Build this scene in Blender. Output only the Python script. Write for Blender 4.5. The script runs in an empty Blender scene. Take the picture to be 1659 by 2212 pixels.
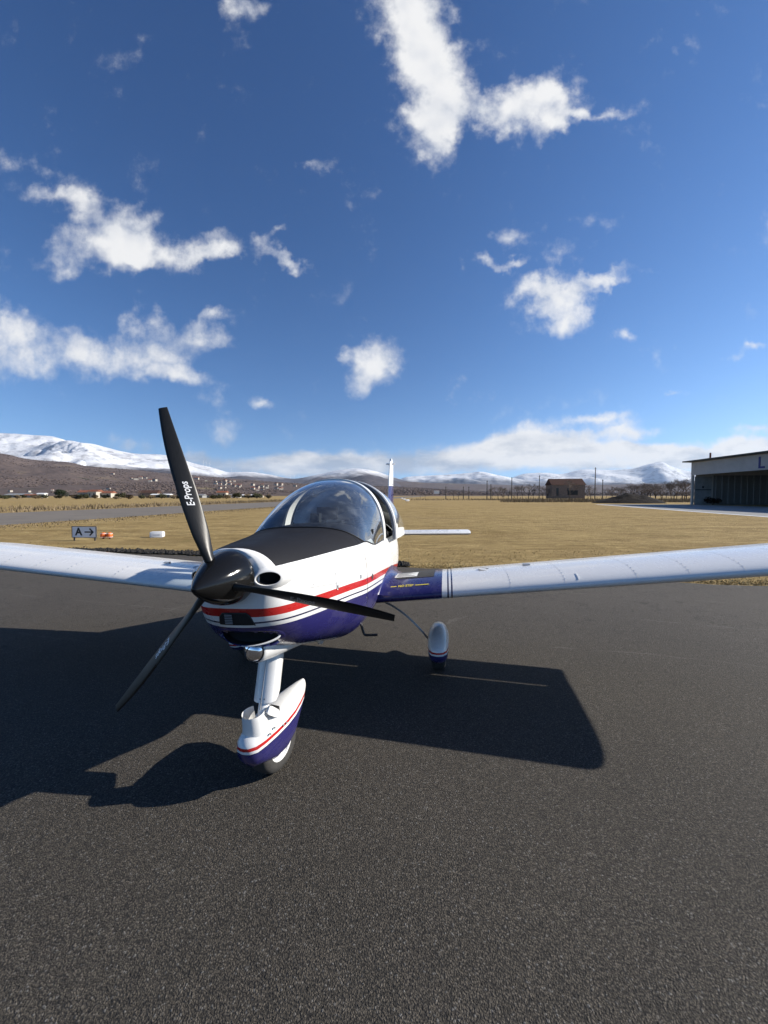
import bpy, bmesh, math, random
import numpy as np
from mathutils import Vector, Matrix, noise as mnoise
R = math.radians
random.seed(7)
SC = bpy.context.scene
COL = SC.collection

# ------------------------------------------------------------------ camera
cam_d = bpy.data.cameras.new("camera")
cam = bpy.data.objects.new("camera", cam_d)
COL.objects.link(cam)
cam.location = (0, 0, 1.67)
cam.rotation_euler = (R(90 - 2.49), 0, 0)
cam_d.sensor_fit = 'HORIZONTAL'
cam_d.sensor_width = 36
cam_d.lens = 850 / 1659 * 36
cam_d.clip_start = 0.05
cam_d.clip_end = 60000
SC.camera = cam

# ------------------------------------------------------------------ light
SUN_VEC = Vector((1.9, 0.22, 1.0)).normalized()          # from the scene towards the sun
SUN_EL = math.asin(SUN_VEC.z)
SUN_AZ = math.atan2(SUN_VEC.x, SUN_VEC.y)                # clockwise from +Y
sun_d = bpy.data.lights.new("sun", 'SUN')
sun_d.energy = 5.0
sun_d.angle = R(0.5)
sun_d.color = (1.0, 0.94, 0.85)
sun = bpy.data.objects.new("sun", sun_d)
COL.objects.link(sun)
sun.location = (30, 2, 20)
sun.rotation_euler = SUN_VEC.to_track_quat('Z', 'Y').to_euler()
SC.view_settings.view_transform = 'Standard'
SC.view_settings.look = 'None'
SC.view_settings.exposure = 0.70
SC.view_settings.gamma = 1.0
SC.view_settings.use_curve_mapping = False
try:
    SC.cycles.max_bounces = 8
    SC.cycles.transparent_max_bounces = 12
    SC.cycles.volume_bounces = 0
    SC.cycles.caustics_reflective = False
    SC.cycles.caustics_refractive = False
except Exception:
    pass

# ------------------------------------------------------------------ node helpers
class NT:
    def __init__(s, tree):
        s.t = tree; s.n = tree.nodes; s.l = tree.links
    def new(s, typ, **kw):
        n = s.n.new(typ)
        for k, v in kw.items():
            setattr(n, k, v)
        return n
    def put(s, sock, v):
        if hasattr(v, 'is_output'):
            s.l.new(v, sock)
        elif isinstance(v, (tuple, list)):
            v = tuple(v)
            if sock.type == 'RGBA' and len(v) == 3: v = v + (1,)
            sock.default_value = v
        else:
            sock.default_value = v
    def math(s, op, a, b=None, c=None, clamp=False):
        n = s.new('ShaderNodeMath', operation=op); n.use_clamp = clamp
        s.put(n.inputs[0], a)
        if b is not None: s.put(n.inputs[1], b)
        if c is not None: s.put(n.inputs[2], c)
        return n.outputs[0]
    def vmath(s, op, a, b=None, scale=None):
        n = s.new('ShaderNodeVectorMath', operation=op)
        s.put(n.inputs[0], a)
        if b is not None: s.put(n.inputs[1], b)
        if scale is not None: s.put(n.inputs['Scale'], scale)
        return n.outputs['Value'] if op in ('LENGTH', 'DOT_PRODUCT') else n.outputs[0]
    def noise(s, vec, scale, detail=4, rough=.55, dist=0.0, out=0):
        n = s.new('ShaderNodeTexNoise')
        s.put(n.inputs['Vector'], vec); s.put(n.inputs['Scale'], scale); s.put(n.inputs['Detail'], detail)
        s.put(n.inputs['Roughness'], rough); s.put(n.inputs['Distortion'], dist)
        return n.outputs[out]
    def mix(s, f, a, b, blend='MIX'):
        n = s.new('ShaderNodeMix', data_type='RGBA', blend_type=blend)
        s.put(n.inputs['Factor'], f); s.put(n.inputs[6], a); s.put(n.inputs[7], b)
        return n.outputs[2]
    def mrange(s, v, a, b, c=0.0, d=1.0, smooth=False):
        n = s.new('ShaderNodeMapRange'); n.clamp = True
        if smooth: n.interpolation_type = 'SMOOTHSTEP'
        s.put(n.inputs[0], v); s.put(n.inputs[1], a); s.put(n.inputs[2], b); s.put(n.inputs[3], c); s.put(n.inputs[4], d)
        return n.outputs[0]
    def ramp(s, v, stops, const=False):
        n = s.new('ShaderNodeValToRGB')
        cr = n.color_ramp
        if const: cr.interpolation = 'CONSTANT'
        while len(cr.elements) < len(stops): cr.elements.new(0.5)
        for e, (p, c) in zip(cr.elements, stops):
            e.position = p; e.color = tuple(c) + ((1,) if len(c) == 3 else ())
        s.put(n.inputs[0], v)
        return n.outputs[0]
    def mapping(s, vec, loc=(0, 0, 0), rot=(0, 0, 0), scale=(1, 1, 1), typ='POINT'):
        n = s.new('ShaderNodeMapping', vector_type=typ)
        s.put(n.inputs[0], vec); n.inputs[1].default_value = loc; n.inputs[2].default_value = rot; n.inputs[3].default_value = scale
        return n.outputs[0]
    def bump(s, h, strength=.3, dist=.01):
        n = s.new('ShaderNodeBump'); n.inputs['Strength'].default_value = strength; n.inputs['Distance'].default_value = dist
        s.put(n.inputs['Height'], h)
        return n.outputs[0]
    def xyz(s, vec):
        n = s.new('ShaderNodeSeparateXYZ'); s.put(n.inputs[0], vec); return n.outputs

# ------------------------------------------------------------------ sky with clouds
world = bpy.data.worlds.new("World")
SC.world = world
world.use_nodes = True
W = NT(world.node_tree)
W.n.clear()
sky = W.new('ShaderNodeTexSky', sky_type='NISHITA')
sky.sun_disc = False
sky.sun_elevation = SUN_EL
sky.sun_rotation = SUN_AZ
sky.altitude = 700
sky.air_density = 1.0
sky.dust_density = 0.1
sky.ozone_density = 2.5
SKY_STRENGTH = 0.061
tc = W.new('ShaderNodeTexCoord')
dvec = tc.outputs['Generated']
dx, dy, dz = W.xyz(dvec)
dyc = W.math('MAXIMUM', dy, 0.08)
u = W.math('DIVIDE', dx, dyc)
v = W.math('DIVIDE', dz, dyc)
uv = W.new('ShaderNodeCombineXYZ'); W.put(uv.inputs[0], u); W.put(uv.inputs[1], v); uvv = uv.outputs[0]
# domain warp so that every cloud edge is ragged
def n2(vec, scale, detail, rough, out=0):
    n = W.new('ShaderNodeTexNoise', noise_dimensions='2D')
    W.put(n.inputs['Vector'], vec); W.put(n.inputs['Scale'], scale); W.put(n.inputs['Detail'], detail); W.put(n.inputs['Roughness'], rough)
    return n.outputs[out]
w1 = W.vmath('SUBTRACT', n2(uvv, 5.0, 5, .62, 1), (.5, .5, .5))
warp = W.vmath('MULTIPLY', w1, (.17, .15, 0))
uvw = W.vmath('ADD', uvv, W.vmath('SCALE', warp, scale=W.mrange(v, .02, .40, .22, 1.0)))
# cloud bodies: tangent of bearing, tangent of elevation, half width, half height, tilt, weight
CLOUDS = [
    (0.062, 1.174, 0.089, 0.089, 0, 0.9),
    (0.107, 1.084, 0.081, 0.084, 0, 1),
    (0.130, 0.993, 0.088, 0.084, 0, 1),
    (0.108, 0.910, 0.063, 0.054, 0, 0.85),
    (0.142, 0.849, 0.038, 0.045, 0, 0.65),
    (0.243, 0.934, 0.096, 0.041, 0, 0.75),
    (0.350, 0.934, 0.096, 0.054, 0, 0.85),
    (0.423, 0.972, 0.068, 0.047, 0, 0.8),
    (0.435, 0.899, 0.070, 0.029, 25, 0.65),
    (0.542, 0.931, 0.062, 0.016, 0, 0.6),
    (-0.351, 1.184, 0.047, 0.033, 0, 0.675),
    (-0.750, 0.732, 0.048, 0.048, 0, 0.63),
    (-0.824, 0.732, 0.057, 0.020, 0, 0.495),
    (-0.685, 0.633, 0.109, 0.071, 0, 0.855),
    (-0.643, 0.583, 0.069, 0.044, 0, 0.81),
    (-0.509, 0.596, 0.120, 0.037, 0, 0.81),
    (-0.812, 0.594, 0.048, 0.052, 0, 0.54),
    (-0.593, 0.674, 0.048, 0.046, 0, 0.585),
    (-0.400, 0.580, 0.057, 0.021, 0, 0.585),
    (-0.280, 0.591, 0.074, 0.023, -25, 0.585),
    (-0.231, 0.560, 0.041, 0.018, -20, 0.585),
    (-0.257, 0.633, 0.043, 0.011, 20, 0.45),
    (-0.896, 0.801, 0.068, 0.020, -10, 0.42),
    (-0.181, 0.831, 0.057, 0.014, 0, 0.4),
    (-0.878, 0.380, 0.133, 0.046, 0, 0.704),
    (-0.939, 0.437, 0.058, 0.040, 0, 0.528),
    (-0.915, 0.312, 0.087, 0.032, 0, 0.748),
    (-0.741, 0.332, 0.070, 0.041, 0, 0.704),
    (-0.596, 0.340, 0.083, 0.051, 0, 0.792),
    (-0.516, 0.294, 0.084, 0.023, 0, 0.704),
    (-0.590, 0.425, 0.044, 0.035, 0, 0.572),
    (-0.473, 0.400, 0.069, 0.039, 0, 0.704),
    (-0.438, 0.437, 0.028, 0.018, 0, 0.44),
    (-0.031, 0.315, 0.070, 0.049, 40, 1.03),
    (-0.096, 0.346, 0.023, 0.017, 0, 0.54),
    (0.444, 0.454, 0.060, 0.048, 0, 1.03),
    (0.420, 0.518, 0.101, 0.028, 5, 0.765),
    (0.546, 0.534, 0.067, 0.018, 8, 0.675),
    (0.363, 0.487, 0.044, 0.028, 0, 0.585),
    (0.453, 0.588, 0.052, 0.032, 30, 0.45),
    (0.309, 0.638, 0.034, 0.032, 0, 0.468),
    (0.247, 0.583, 0.032, 0.016, -20, 0.612),
    (0.308, 0.571, 0.039, 0.011, 10, 0.54),
    (0.178, 0.562, 0.021, 0.023, 0, 0.522),
    (0.603, 0.408, 0.021, 0.023, 0, 0.65),
    (0.924, 0.355, 0.056, 0.017, 8, 0.75),
    (0.729, 0.270, 0.039, 0.009, 5, 0.6),
    (-0.412, 0.234, 0.042, 0.033, 0, 0.6),
    (-0.408, 0.162, 0.054, 0.033, 0, 0.68),
    (-0.302, 0.220, 0.030, 0.014, 0, 0.6),
    (0.537, 0.179, 0.099, 0.013, 3, 0.84),
    (0.602, 0.156, 0.088, 0.014, 3, 0.9),
    (-0.316, 0.075, 0.258, 0.023, 0, 1.09),
    (-0.619, 0.127, 0.070, 0.030, 0, 0.44),
    (-0.011, 0.077, 0.234, 0.029, 0, 1.22),
    (0.258, 0.102, 0.129, 0.035, 0, 1.28),
    (0.386, 0.127, 0.105, 0.035, 0, 1.28),
    (0.492, 0.102, 0.176, 0.040, 0, 1.28),
    (0.668, 0.092, 0.152, 0.030, 0, 1.22),
    (0.854, 0.110, 0.129, 0.032, 0, 1.28),
    (1.007, 0.110, 0.140, 0.035, 0, 1.28),
    (0.946, 0.168, 0.082, 0.011, 3, 0.79),
    (1.193, 0.127, 0.187, 0.047, 0, 1.15),
    (-1.205, 0.092, 0.234, 0.047, 0, 0.77),
    (-1.098, 0.380, 0.139, 0.069, 0, 1.02),
    (1.108, 0.649, 0.137, 0.091, 0, 1.02),
]
cover = None
for (cu, cv, ru, rv, rot, wt) in CLOUDS:
    m = W.mapping(uvw, (cu, cv, 0), (0, 0, R(rot)), (ru * 1.55, rv * 1.55, 1), 'TEXTURE')
    g = W.new('ShaderNodeTexGradient', gradient_type='SPHERICAL'); W.put(g.inputs[0], m)
    cover = W.math('MULTIPLY', g.outputs['Fac'], wt) if cover is None else W.math('MULTIPLY_ADD', g.outputs['Fac'], wt, cover)
cover = W.math('MINIMUM', cover, 1.1)
fb = n2(uvv, 7.0, 7, .58)
fb2 = n2(W.mapping(uvv, (-0.02, -0.03, 0)), 7.0, 3, .5)
fb3 = n2(uvv, 7.0, 3, .5)
fine = n2(uvv, 26.0, 5, .62)
tuft = W.math('MULTIPLY_ADD', W.math('SUBTRACT', fb, .5), 1.05, cover)
tuft = W.math('MULTIPLY_ADD', W.math('SUBTRACT', fine, .5), .60, tuft)
front = W.mrange(tuft, .12, 1.02, 0, 1, True)
front = W.math('MULTIPLY', front, W.mrange(dy, .08, .2))
# the rest of the sky: the same broken cumulus
pz = W.math('ADD', W.math('MAXIMUM', dz, 0.0), .12)
pl = W.new('ShaderNodeCombineXYZ'); W.put(pl.inputs[0], W.math('DIVIDE', dx, pz)); W.put(pl.inputs[1], W.math('DIVIDE', dy, pz))
bn = n2(pl.outputs[0], 1.3, 6, .6)
back = W.mrange(bn, .62, .78, 0, 1, True)
back = W.math('MULTIPLY', back, W.mrange(dy, .15, .0))
dens = W.math('MAXIMUM', front, back)
shade = W.mrange(W.math('SUBTRACT', fb3, fb2), -.26, .10, 0.0, 1.0, True)
thick = W.mrange(tuft, .5, 1.15)
low = W.mrange(v, .10, .19, 0.0, 1.0, True)
lit = W.mix(shade, (.70, .74, .82), (1.0, 1.0, 1.0))
lit = W.mix(W.math('MULTIPLY', thick, .45), lit, (1.06, 1.05, 1.04))
st1 = W.new('ShaderNodeCombineXYZ'); W.put(st1.inputs[0], u); W.put(st1.inputs[1], W.math('MULTIPLY', v, 2.6))
fl = n2(st1.outputs[0], 6.5, 7, .6)
key = W.math('MULTIPLY_ADD', W.math('SUBTRACT', fl, .5), 2.6, W.math('MULTIPLY_ADD', u, .40, W.math('MULTIPLY', W.math('SUBTRACT', v, .09), 3.0)))
lowc = W.mix(W.mrange(key, -.40, .40), (.44, .50, .60), (1.02, 1.0, .975))
lit = W.mix(low, lowc, lit)
lift = W.new('ShaderNodeCombineXYZ'); W.put(lift.inputs[0], dx); W.put(lift.inputs[1], dy); W.put(lift.inputs[2], W.math('MULTIPLY_ADD', W.math('MAXIMUM', dz, 0.0), .9, .10))
W.put(sky.inputs[0], W.vmath('NORMALIZE', lift.outputs[0]))
# the camera's response to the clear sky: deeper overhead, brighter low down
sr = W.new('ShaderNodeSeparateColor'); W.put(sr.inputs[0], sky.outputs[0])
cc = W.new('ShaderNodeCombineColor')
for q, (ex, gn) in enumerate(((1.75, 3.3), (1.50, 2.2), (1.32, 1.87))):
    W.put(cc.inputs[q], W.math('MULTIPLY', W.math('POWER', W.math('MULTIPLY', sr.outputs[q], .101), ex), gn * 10.0))
bg1 = W.new('ShaderNodeBackground'); W.put(bg1.inputs[0], cc.outputs[0]); bg1.inputs[1].default_value = SKY_STRENGTH
bg2 = W.new('ShaderNodeBackground'); W.put(bg2.inputs[0], lit); bg2.inputs[1].default_value = 0.56
ms = W.new('ShaderNodeMixShader'); W.put(ms.inputs[0], W.math('MULTIPLY', dens, .97)); W.l.new(bg1.outputs[0], ms.inputs[1]); W.l.new(bg2.outputs[0], ms.inputs[2])
wo = W.new('ShaderNodeOutputWorld'); W.l.new(ms.outputs[0], wo.inputs[0])
try:
    world.cycles.sampling_method = 'MANUAL'; world.cycles.sample_map_resolution = 512
except Exception:
    pass

# ------------------------------------------------------------------ materials
def new_mat(name):
    m = bpy.data.materials.new(name); m.use_nodes = True
    t = NT(m.node_tree)
    b = t.n.get('Principled BSDF')
    return m, t, b
def coords(t, which='Object'):
    return t.new('ShaderNodeTexCoord').outputs[which]
def mat(name, col, rough=.5, metal=0, var=.12, vscale=6, bump=0, bscale=60, bdist=.003, coat=0, spec=.5):
    m, t, b = new_mat(name)
    c = coords(t)
    f = t.noise(c, vscale, 5, .6)
    f = t.mrange(f, .3, .7)
    lo = tuple(x * (1 - var) for x in col); hi = tuple(min(1, x * (1 + var)) for x in col)
    t.put(b.inputs['Base Color'], t.mix(f, lo, hi))
    t.put(b.inputs['Roughness'], t.mrange(f, 0, 1, max(0, rough - .06), min(1, rough + .06)))
    b.inputs['Metallic'].default_value = metal
    b.inputs['Coat Weight'].default_value = coat; b.inputs['Coat Roughness'].default_value = .06
    b.inputs['Specular IOR Level'].default_value = spec
    if bump:
        t.put(b.inputs['Normal'], t.bump(t.noise(c, bscale, 4, .6), bump, bdist))
    return m
M = {}
WHITE = (.73, .725, .70); BLUE = (.022, .020, .105); RED = (.44, .014, .013); NAVY = (.018, .018, .06); BLACKP = (.012, .013, .017)

def paint_common(t, b, colour, rough=.22):
    c = coords(t)
    d = t.noise(t.mapping(c, scale=(9, 4, 14)), 1.0, 6, .65)
    dirt = t.mrange(d, .48, .85, 0, .09)
    sp = t.mrange(t.noise(c, 90, 2, .5), .70, .76, 0, .35)
    col = t.mix(t.math('MAXIMUM', dirt, t.math('MULTIPLY', sp, .5)), colour, (.36, .33, .28))
    t.put(b.inputs['Base Color'], col)
    t.put(b.inputs['Roughness'], t.mrange(d, .3, .8, rough - .04, rough + .18))
    b.inputs['Coat Weight'].default_value = .35; b.inputs['Coat Roughness'].default_value = .08
    t.put(b.inputs['Normal'], t.bump(t.noise(c, 5, 2, .5), .03, .02))

def body_paint():
    m, t, b = new_mat('fuselage_paint')
    x, y, z = t.xyz(coords(t))
    zr = t.math('SUBTRACT', 1.080, t.math('MULTIPLY', t.math('MULTIPLY', y, y), .0256))
    d = t.math('SUBTRACT', z, zr)
    f = t.mrange(d, -.2, .2)
    P = lambda q: (q + .2) / .4
    col = t.ramp(f, [(0, BLUE), (P(-.082), WHITE), (P(-.060), NAVY), (P(-.051), WHITE), (P(-.023), RED), (P(.021), WHITE)], True)
    # dull black anti-glare panel over the nose
    up = t.math('GREATER_THAN', z, 1.306)
    fr = t.math('GREATER_THAN', y, t.math('ADD', .306, t.math('MULTIPLY', t.math('ABSOLUTE', x), .26)))
    bk = t.math('LESS_THAN', y, 1.75)
    blk = t.math('MULTIPLY', t.math('MULTIPLY', up, fr), bk)
    # white belly strip under the cowling
    wl = t.math('LESS_THAN', z, t.math('SUBTRACT', .982, t.math('MULTIPLY', y, .277)))
    wl = t.math('MULTIPLY', wl, t.math('MULTIPLY', t.math('LESS_THAN', y, 1.26), t.math('GREATER_THAN', y, .56)))
    paint_common(t, b, t.mix(wl, col, WHITE))
    bc_ = b.inputs['Base Color'].links[0].from_socket
    t.put(b.inputs['Base Color'], t.mix(t.math('MULTIPLY', blk, .985), bc_, (.006, .0065, .010)))
    rr = b.inputs['Roughness'].links[0].from_socket
    t.put(b.inputs['Roughness'], t.math('ADD', rr, t.math('MULTIPLY', blk, .36)))
    t.put(b.inputs['Specular IOR Level'], t.math('MULTIPLY_ADD', blk, -.44, .5))
    t.put(b.inputs['Coat Weight'], t.math('MULTIPLY_ADD', blk, -.33, .35))
    return m
M['body'] = body_paint()

def wing_paint():
    m, t, b = new_mat('wing_paint')
    x, y, z = t.xyz(coords(t))
    ax = t.math('ABSOLUTE', x)
    f = t.mrange(ax, 0.9, 1.3)
    P = lambda q: (q - .9) / .4
    col = t.ramp(f, [(0, BLUE), (P(1.02), WHITE), (P(1.062), NAVY), (P(1.074), WHITE), (P(1.092), NAVY), (P(1.104), WHITE)], True)
    rt = t.math('LESS_THAN', x, 0.0)
    col = t.mix(t.math('MULTIPLY', rt, t.math('GREATER_THAN', ax, .78)), col, WHITE)
    paint_common(t, b, col)
    return m
M['wing'] = wing_paint()

def pant_paint():
    m, t, b = new_mat('wheel_fairing_paint')
    x, y, z = t.xyz(coords(t))
    f = t.mrange(z, .1, .5)
    P = lambda q: (q - .1) / .4
    col = t.ramp(f, [(0, BLUE), (P(.268), NAVY), (P(.272), WHITE), (P(.289), RED), (P(.305), WHITE)], True)
    paint_common(t, b, col)
    return m
M['pant'] = pant_paint()
def fin_paint():
    m, t, b = new_mat('fin_paint')
    x, y, z = t.xyz(coords(t))
    f = t.mrange(z, 1.0, 2.4)
    P = lambda q: (q - 1.0) / 1.4
    col = t.ramp(f, [(0, BLUE), (P(1.84), WHITE), (P(1.865), NAVY), (P(1.875), WHITE)], True)
    paint_common(t, b, col)
    return m
M['fin'] = fin_paint()
def flat_paint(name, col, rough=.25):
    m, t, b = new_mat(name); paint_common(t, b, col, rough); return m
M['white'] = flat_paint('white_gloss_paint', WHITE)
M['black'] = mat('black_plastic', (.014, .014, .015), .45)
M['dark'] = mat('painted_dark', (.006, .006, .007), .8)  # near-black colour standing in for the shade inside ducts
M['rubber'] = mat('tyre_rubber', (.035, .033, .03), .8, var=.3, vscale=20, bump=.3, bscale=90)
M['walk'] = mat('walkway_grip', (.03, .03, .031), .9, var=.3, vscale=30, bump=.6, bscale=260, bdist=.004)
M['metal'] = mat('brushed_steel', (.45, .45, .46), .35, 1)
M['legmetal'] = mat('grey_spring_steel', (.30, .30, .30), .45, .2)
M['trimgrey'] = mat('grey_canopy_trim', (.16, .17, .19), .5)
M['seat'] = mat('seat_leather', (.05, .045, .045), .6)
M['interior'] = mat('cockpit_lining', (.035, .035, .04), .8)
M['skin_in'] = mat('pale_lining', (.35, .34, .32), .7)
M['yellow'] = mat('yellow_print', (.75, .62, .06), .5)
M['wprint'] = mat('white_print', (.8, .8, .8), .5, var=.05)
M['gprint'] = mat('grey_print', (.28, .28, .28), .6)
M['placard'] = mat('placard_paper', (.72, .72, .68), .6, var=.1, vscale=40)
M['chrome'] = mat('lamp_reflector', (.85, .86, .9), .04, 1, var=.03)
M['sealant'] = mat('panel_gap', (.03, .03, .035), .8)
M['lap'] = mat('skin_lap_paint', (.60, .60, .585), .4, var=.1)
M['rivet'] = mat('rivet_head', (.5, .5, .5), .4, .5)

def carbon():
    m, t, b = new_mat('carbon_fibre')
    c = coords(t)
    w = t.new('ShaderNodeTexWave', wave_type='BANDS', bands_direction='DIAGONAL'); t.put(w.inputs['Vector'], c); w.inputs['Scale'].default_value = 150; w.inputs['Distortion'].default_value = 1.5; w.inputs['Detail'].default_value = 2
    t.put(b.inputs['Base Color'], t.mix(w.outputs['Fac'], (.004, .004, .004), (.012, .012, .012)))
    b.inputs['Roughness'].default_value = .10
    b.inputs['Specular IOR Level'].default_value = .30
    t.put(b.inputs['Normal'], t.bump(t.math('ADD', w.outputs['Fac'], t.noise(t.mapping(c, scale=(60, 6, 60)), 1, 3, .6)), .05, .002))
    return m
M['carbon'] = carbon()
def blade_mat():
    m, t, b = new_mat('satin_carbon_blade')
    c = coords(t)
    n = t.noise(t.mapping(c, scale=(200, 200, 12)), 1, 3, .6)
    t.put(b.inputs['Base Color'], t.mix(n, (.008, .008, .008), (.022, .021, .019)))
    b.inputs['Roughness'].default_value = .36
    b.inputs['Specular IOR Level'].default_value = .3
    t.put(b.inputs['Normal'], t.bump(n, .10, .002))
    return m
M['blade'] = blade_mat()
def glass_mat(name, tint, rough=.0, ior=1.5, smear_wash=True):
    m, t, b = new_mat(name)
    t.n.remove(b)
    tr = t.new('ShaderNodeBsdfTransparent'); tr.inputs[0].default_value = tint + (1,)
    gl = t.new('ShaderNodeBsdfGlossy'); gl.inputs['Roughness'].default_value = rough; gl.inputs['Color'].default_value = (.95, .97, 1, 1)
    fr = t.new('ShaderNodeFresnel'); fr.inputs[0].default_value = ior
    mx = t.new('ShaderNodeMixShader'); t.put(mx.inputs[0], t.math('MULTIPLY', fr.outputs[0], 1.9, clamp=True)); t.l.new(tr.outputs[0], mx.inputs[1]); t.l.new(gl.outputs[0], mx.inputs[2])
    last = mx.outputs[0]
    if smear_wash:  # smears, plus an even pale film painting reflected light onto the glass
        df = t.new('ShaderNodeBsdfDiffuse'); df.inputs[0].default_value = (.5, .55, .6, 1)
        c = coords(t)
        k = t.mrange(t.noise(c, 9, 6, .7), .48, .85, .04, .20)
        m3 = t.new('ShaderNodeMixShader'); t.put(m3.inputs[0], k); t.l.new(last, m3.inputs[1]); t.l.new(df.outputs[0], m3.inputs[2]); last = m3.outputs[0]
    t.l.new(last, t.n.get('Material Output').inputs[0])
    return m
M['glass'] = glass_mat('canopy_acrylic', (.82, .88, .90))
M['lens'] = glass_mat('lamp_lens', (.9, .92, .94), smear_wash=False)

def asphalt():
    m, t, b = new_mat('asphalt')
    c = coords(t)
    v = t.new('ShaderNodeTexVoronoi', feature='F1'); t.put(v.inputs['Vector'], t.vmath('ADD', c, t.vmath('SCALE', t.noise(c, 60, 2, .5, 0, 1), scale=.012))); v.inputs['Scale'].default_value = 135
    v2 = t.new('ShaderNodeTexVoronoi', feature='F1'); t.put(v2.inputs['Vector'], c); v2.inputs['Scale'].default_value = 260
    rnd = t.xyz(v.outputs['Color'])[0]
    rnd2 = t.xyz(v2.outputs['Color'])[1]
    st = t.ramp(rnd, [(0, (0.01746, 0.01555, 0.01264)), (.35, (0.05239, 0.04597, 0.03634)), (.75, (0.08981, 0.0778, 0.0611)), (.93, (0.1435, 0.1248, 0.09903)), (.985, (0.21, 0.204, 0.189))])
    st2 = t.mix(.45, st, t.ramp(rnd2, [(0, (0.01497, 0.0132, 0.01053)), (.6, (0.07235, 0.06248, 0.04847)), (1, (0.156, 0.1344, 0.1053))]))
    gap = t.mrange(v.outputs['Distance'], .35, .75)
    col = t.mix(t.math('MULTIPLY', gap, .75), st2, (.012, .012, .012))
    patch = t.mrange(t.noise(c, .35, 5, .6), .3, .7, .82, 1.18)
    col = t.mix(1.0, col, t.ramp(t.math('MULTIPLY', patch, .5), [(0, (0, 0, 0)), (1, (2, 2, 2))]), 'MULTIPLY')
    x, y, z = t.xyz(c)
    # older, paler paving further out, with laying joints and hairline cracks
    worn = t.math('MULTIPLY', t.mrange(y, 2.2, 6.5), .42)
    col = t.mix(worn, col, (.104, .091, .076))
    wob = t.math('MULTIPLY', t.math('SUBTRACT', t.noise(c, .8, 4, .6), .5), .35)
    ln = t.math('ADD', t.math('ADD', y, t.math('MULTIPLY', x, .284)), wob)
    ln2 = t.math('ADD', t.math('SUBTRACT', t.math('MULTIPLY', y, .60), x), t.math('MULTIPLY', wob, 2.5))
    for q, per, wd, lo in ((ln, 1.37, .012, 3.2), (ln2, 4.3, .008, 3.6)):
        d_ = t.math('ABSOLUTE', t.math('SUBTRACT', t.math('FRACT', t.math('DIVIDE', q, per)), .5))
        jt = t.math('MULTIPLY', t.math('LESS_THAN', d_, wd), t.mrange(t.noise(c, 1.1, 5, .7), .48, .62, 0, .28))
        col = t.mix(t.math('MULTIPLY', jt, t.mrange(y, lo, lo + 1.0)), col, (.16, .148, .13))
    cr = t.math('ABSOLUTE', t.math('SUBTRACT', t.noise(c, .9, 6, .65), .5))
    col = t.mix(t.math('MULTIPLY', t.math('LESS_THAN', cr, .0035), t.mrange(y, 3.5, 5.0, 0, .6)), col, (.02, .018, .016))
    oil = t.mrange(t.noise(c, 1.6, 4, .55), .66, .72, 0, .45)
    col = t.mix(oil, col, (.018, .017, .016))
    t.put(b.inputs['Base Color'], col)
    b.inputs['Roughness'].default_value = .85
    b.inputs['Specular IOR Level'].default_value = .25
    h = t.math('ADD', t.math('MULTIPLY', v.outputs['Distance'], -1.0), t.math('MULTIPLY', v2.outputs['Distance'], -.5))
    t.put(b.inputs['Normal'], t.bump(h, .75, .005))
    return m
M['asphalt'] = asphalt()
def ground_mat():
    m, t, b = new_mat('dry_grass_ground')
    c = coords(t)
    big = t.noise(c, .05, 4, .6); mid = t.noise(t.mapping(c, scale=(.35, 1, 1)), .9, 6, .65); fine = t.noise(t.mapping(c, scale=(.45, 1, 1)), 9, 7, .78)
    a = t.mix(t.mrange(mid, .35, .68), (0.2691, 0.1864, 0.077), (0.4341, 0.3163, 0.1369))
    a = t.mix(t.mrange(fine, .2, .62), t.mix(.45, a, (0.1129, 0.07972, 0.02909)), a)
    a = t.mix(t.mrange(fine, .62, .8, 0, .5), a, (0.5383, 0.4333, 0.2224))
    a = t.mix(t.mrange(t.noise(c, .6, 5, .6), .62, .74, 0, .5), a, (0.1476, 0.13, 0.04277))
    a = t.mix(t.mrange(big, .55, .7, 0, .55), a, (0.2605, 0.1906, 0.1027))
    a = t.mix(t.mrange(t.noise(t.mapping(c, scale=(.22, 1, 1)), .45, 5, .65), .50, .72, 0, .55), a, (0.1736, 0.1141, 0.03768))
    cl = t.noise(t.mapping(c, scale=(.5, 1, 1)), 2.6, 5, .7)
    a = t.mix(t.mrange(cl, .54, .70, 0, .55), a, (0.1523, 0.104, 0.034))
    a = t.mix(t.mrange(cl, .46, .32, 0, .40), a, (0.7528, 0.572, 0.255))
    far = t.mrange(t.xyz(c)[1], 300, 1500)
    a = t.mix(far, a, (0.1736, 0.143, 0.08555))
    t.put(b.inputs['Base Color'], a)
    b.inputs['Roughness'].default_value = .95; b.inputs['Specular IOR Level'].default_value = .1
    t.put(b.inputs['Normal'], t.bump(t.math('ADD', fine, t.math('MULTIPLY', mid, 2)), 1.0, .09))
    return m
M['ground'] = ground_mat()
M['runway'] = mat('worn_runway', (0.1692, 0.1476, 0.1224), .9, var=.16, vscale=.35, bump=.2, bscale=40, spec=.2)
M['concrete'] = mat('pale_concrete', (0.2592, 0.2556, 0.2448), .9, var=.14, vscale=.8, spec=.2)
M['rubble'] = mat('broken_asphalt', (0.0324, 0.03024, 0.02736), .95, var=.5, vscale=12, bump=.8, bscale=25, bdist=.03, spec=.2)
M['grassblade'] = mat('dry_grass_blades', (0.3456, 0.2628, 0.1224), .9, var=.35, vscale=1.2, spec=.1)
M['brush'] = mat('dry_brush', (0.1728, 0.1332, 0.0828), .95, var=.4, vscale=.6, spec=.1)
M['bark'] = mat('grey_bark', (0.0936, 0.07776, 0.0648), .95, var=.3, vscale=3, spec=.1)
M['twig'] = mat('brown_twigs', (.17, .14, .12), .95, var=.3, vscale=1, spec=.1)
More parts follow.
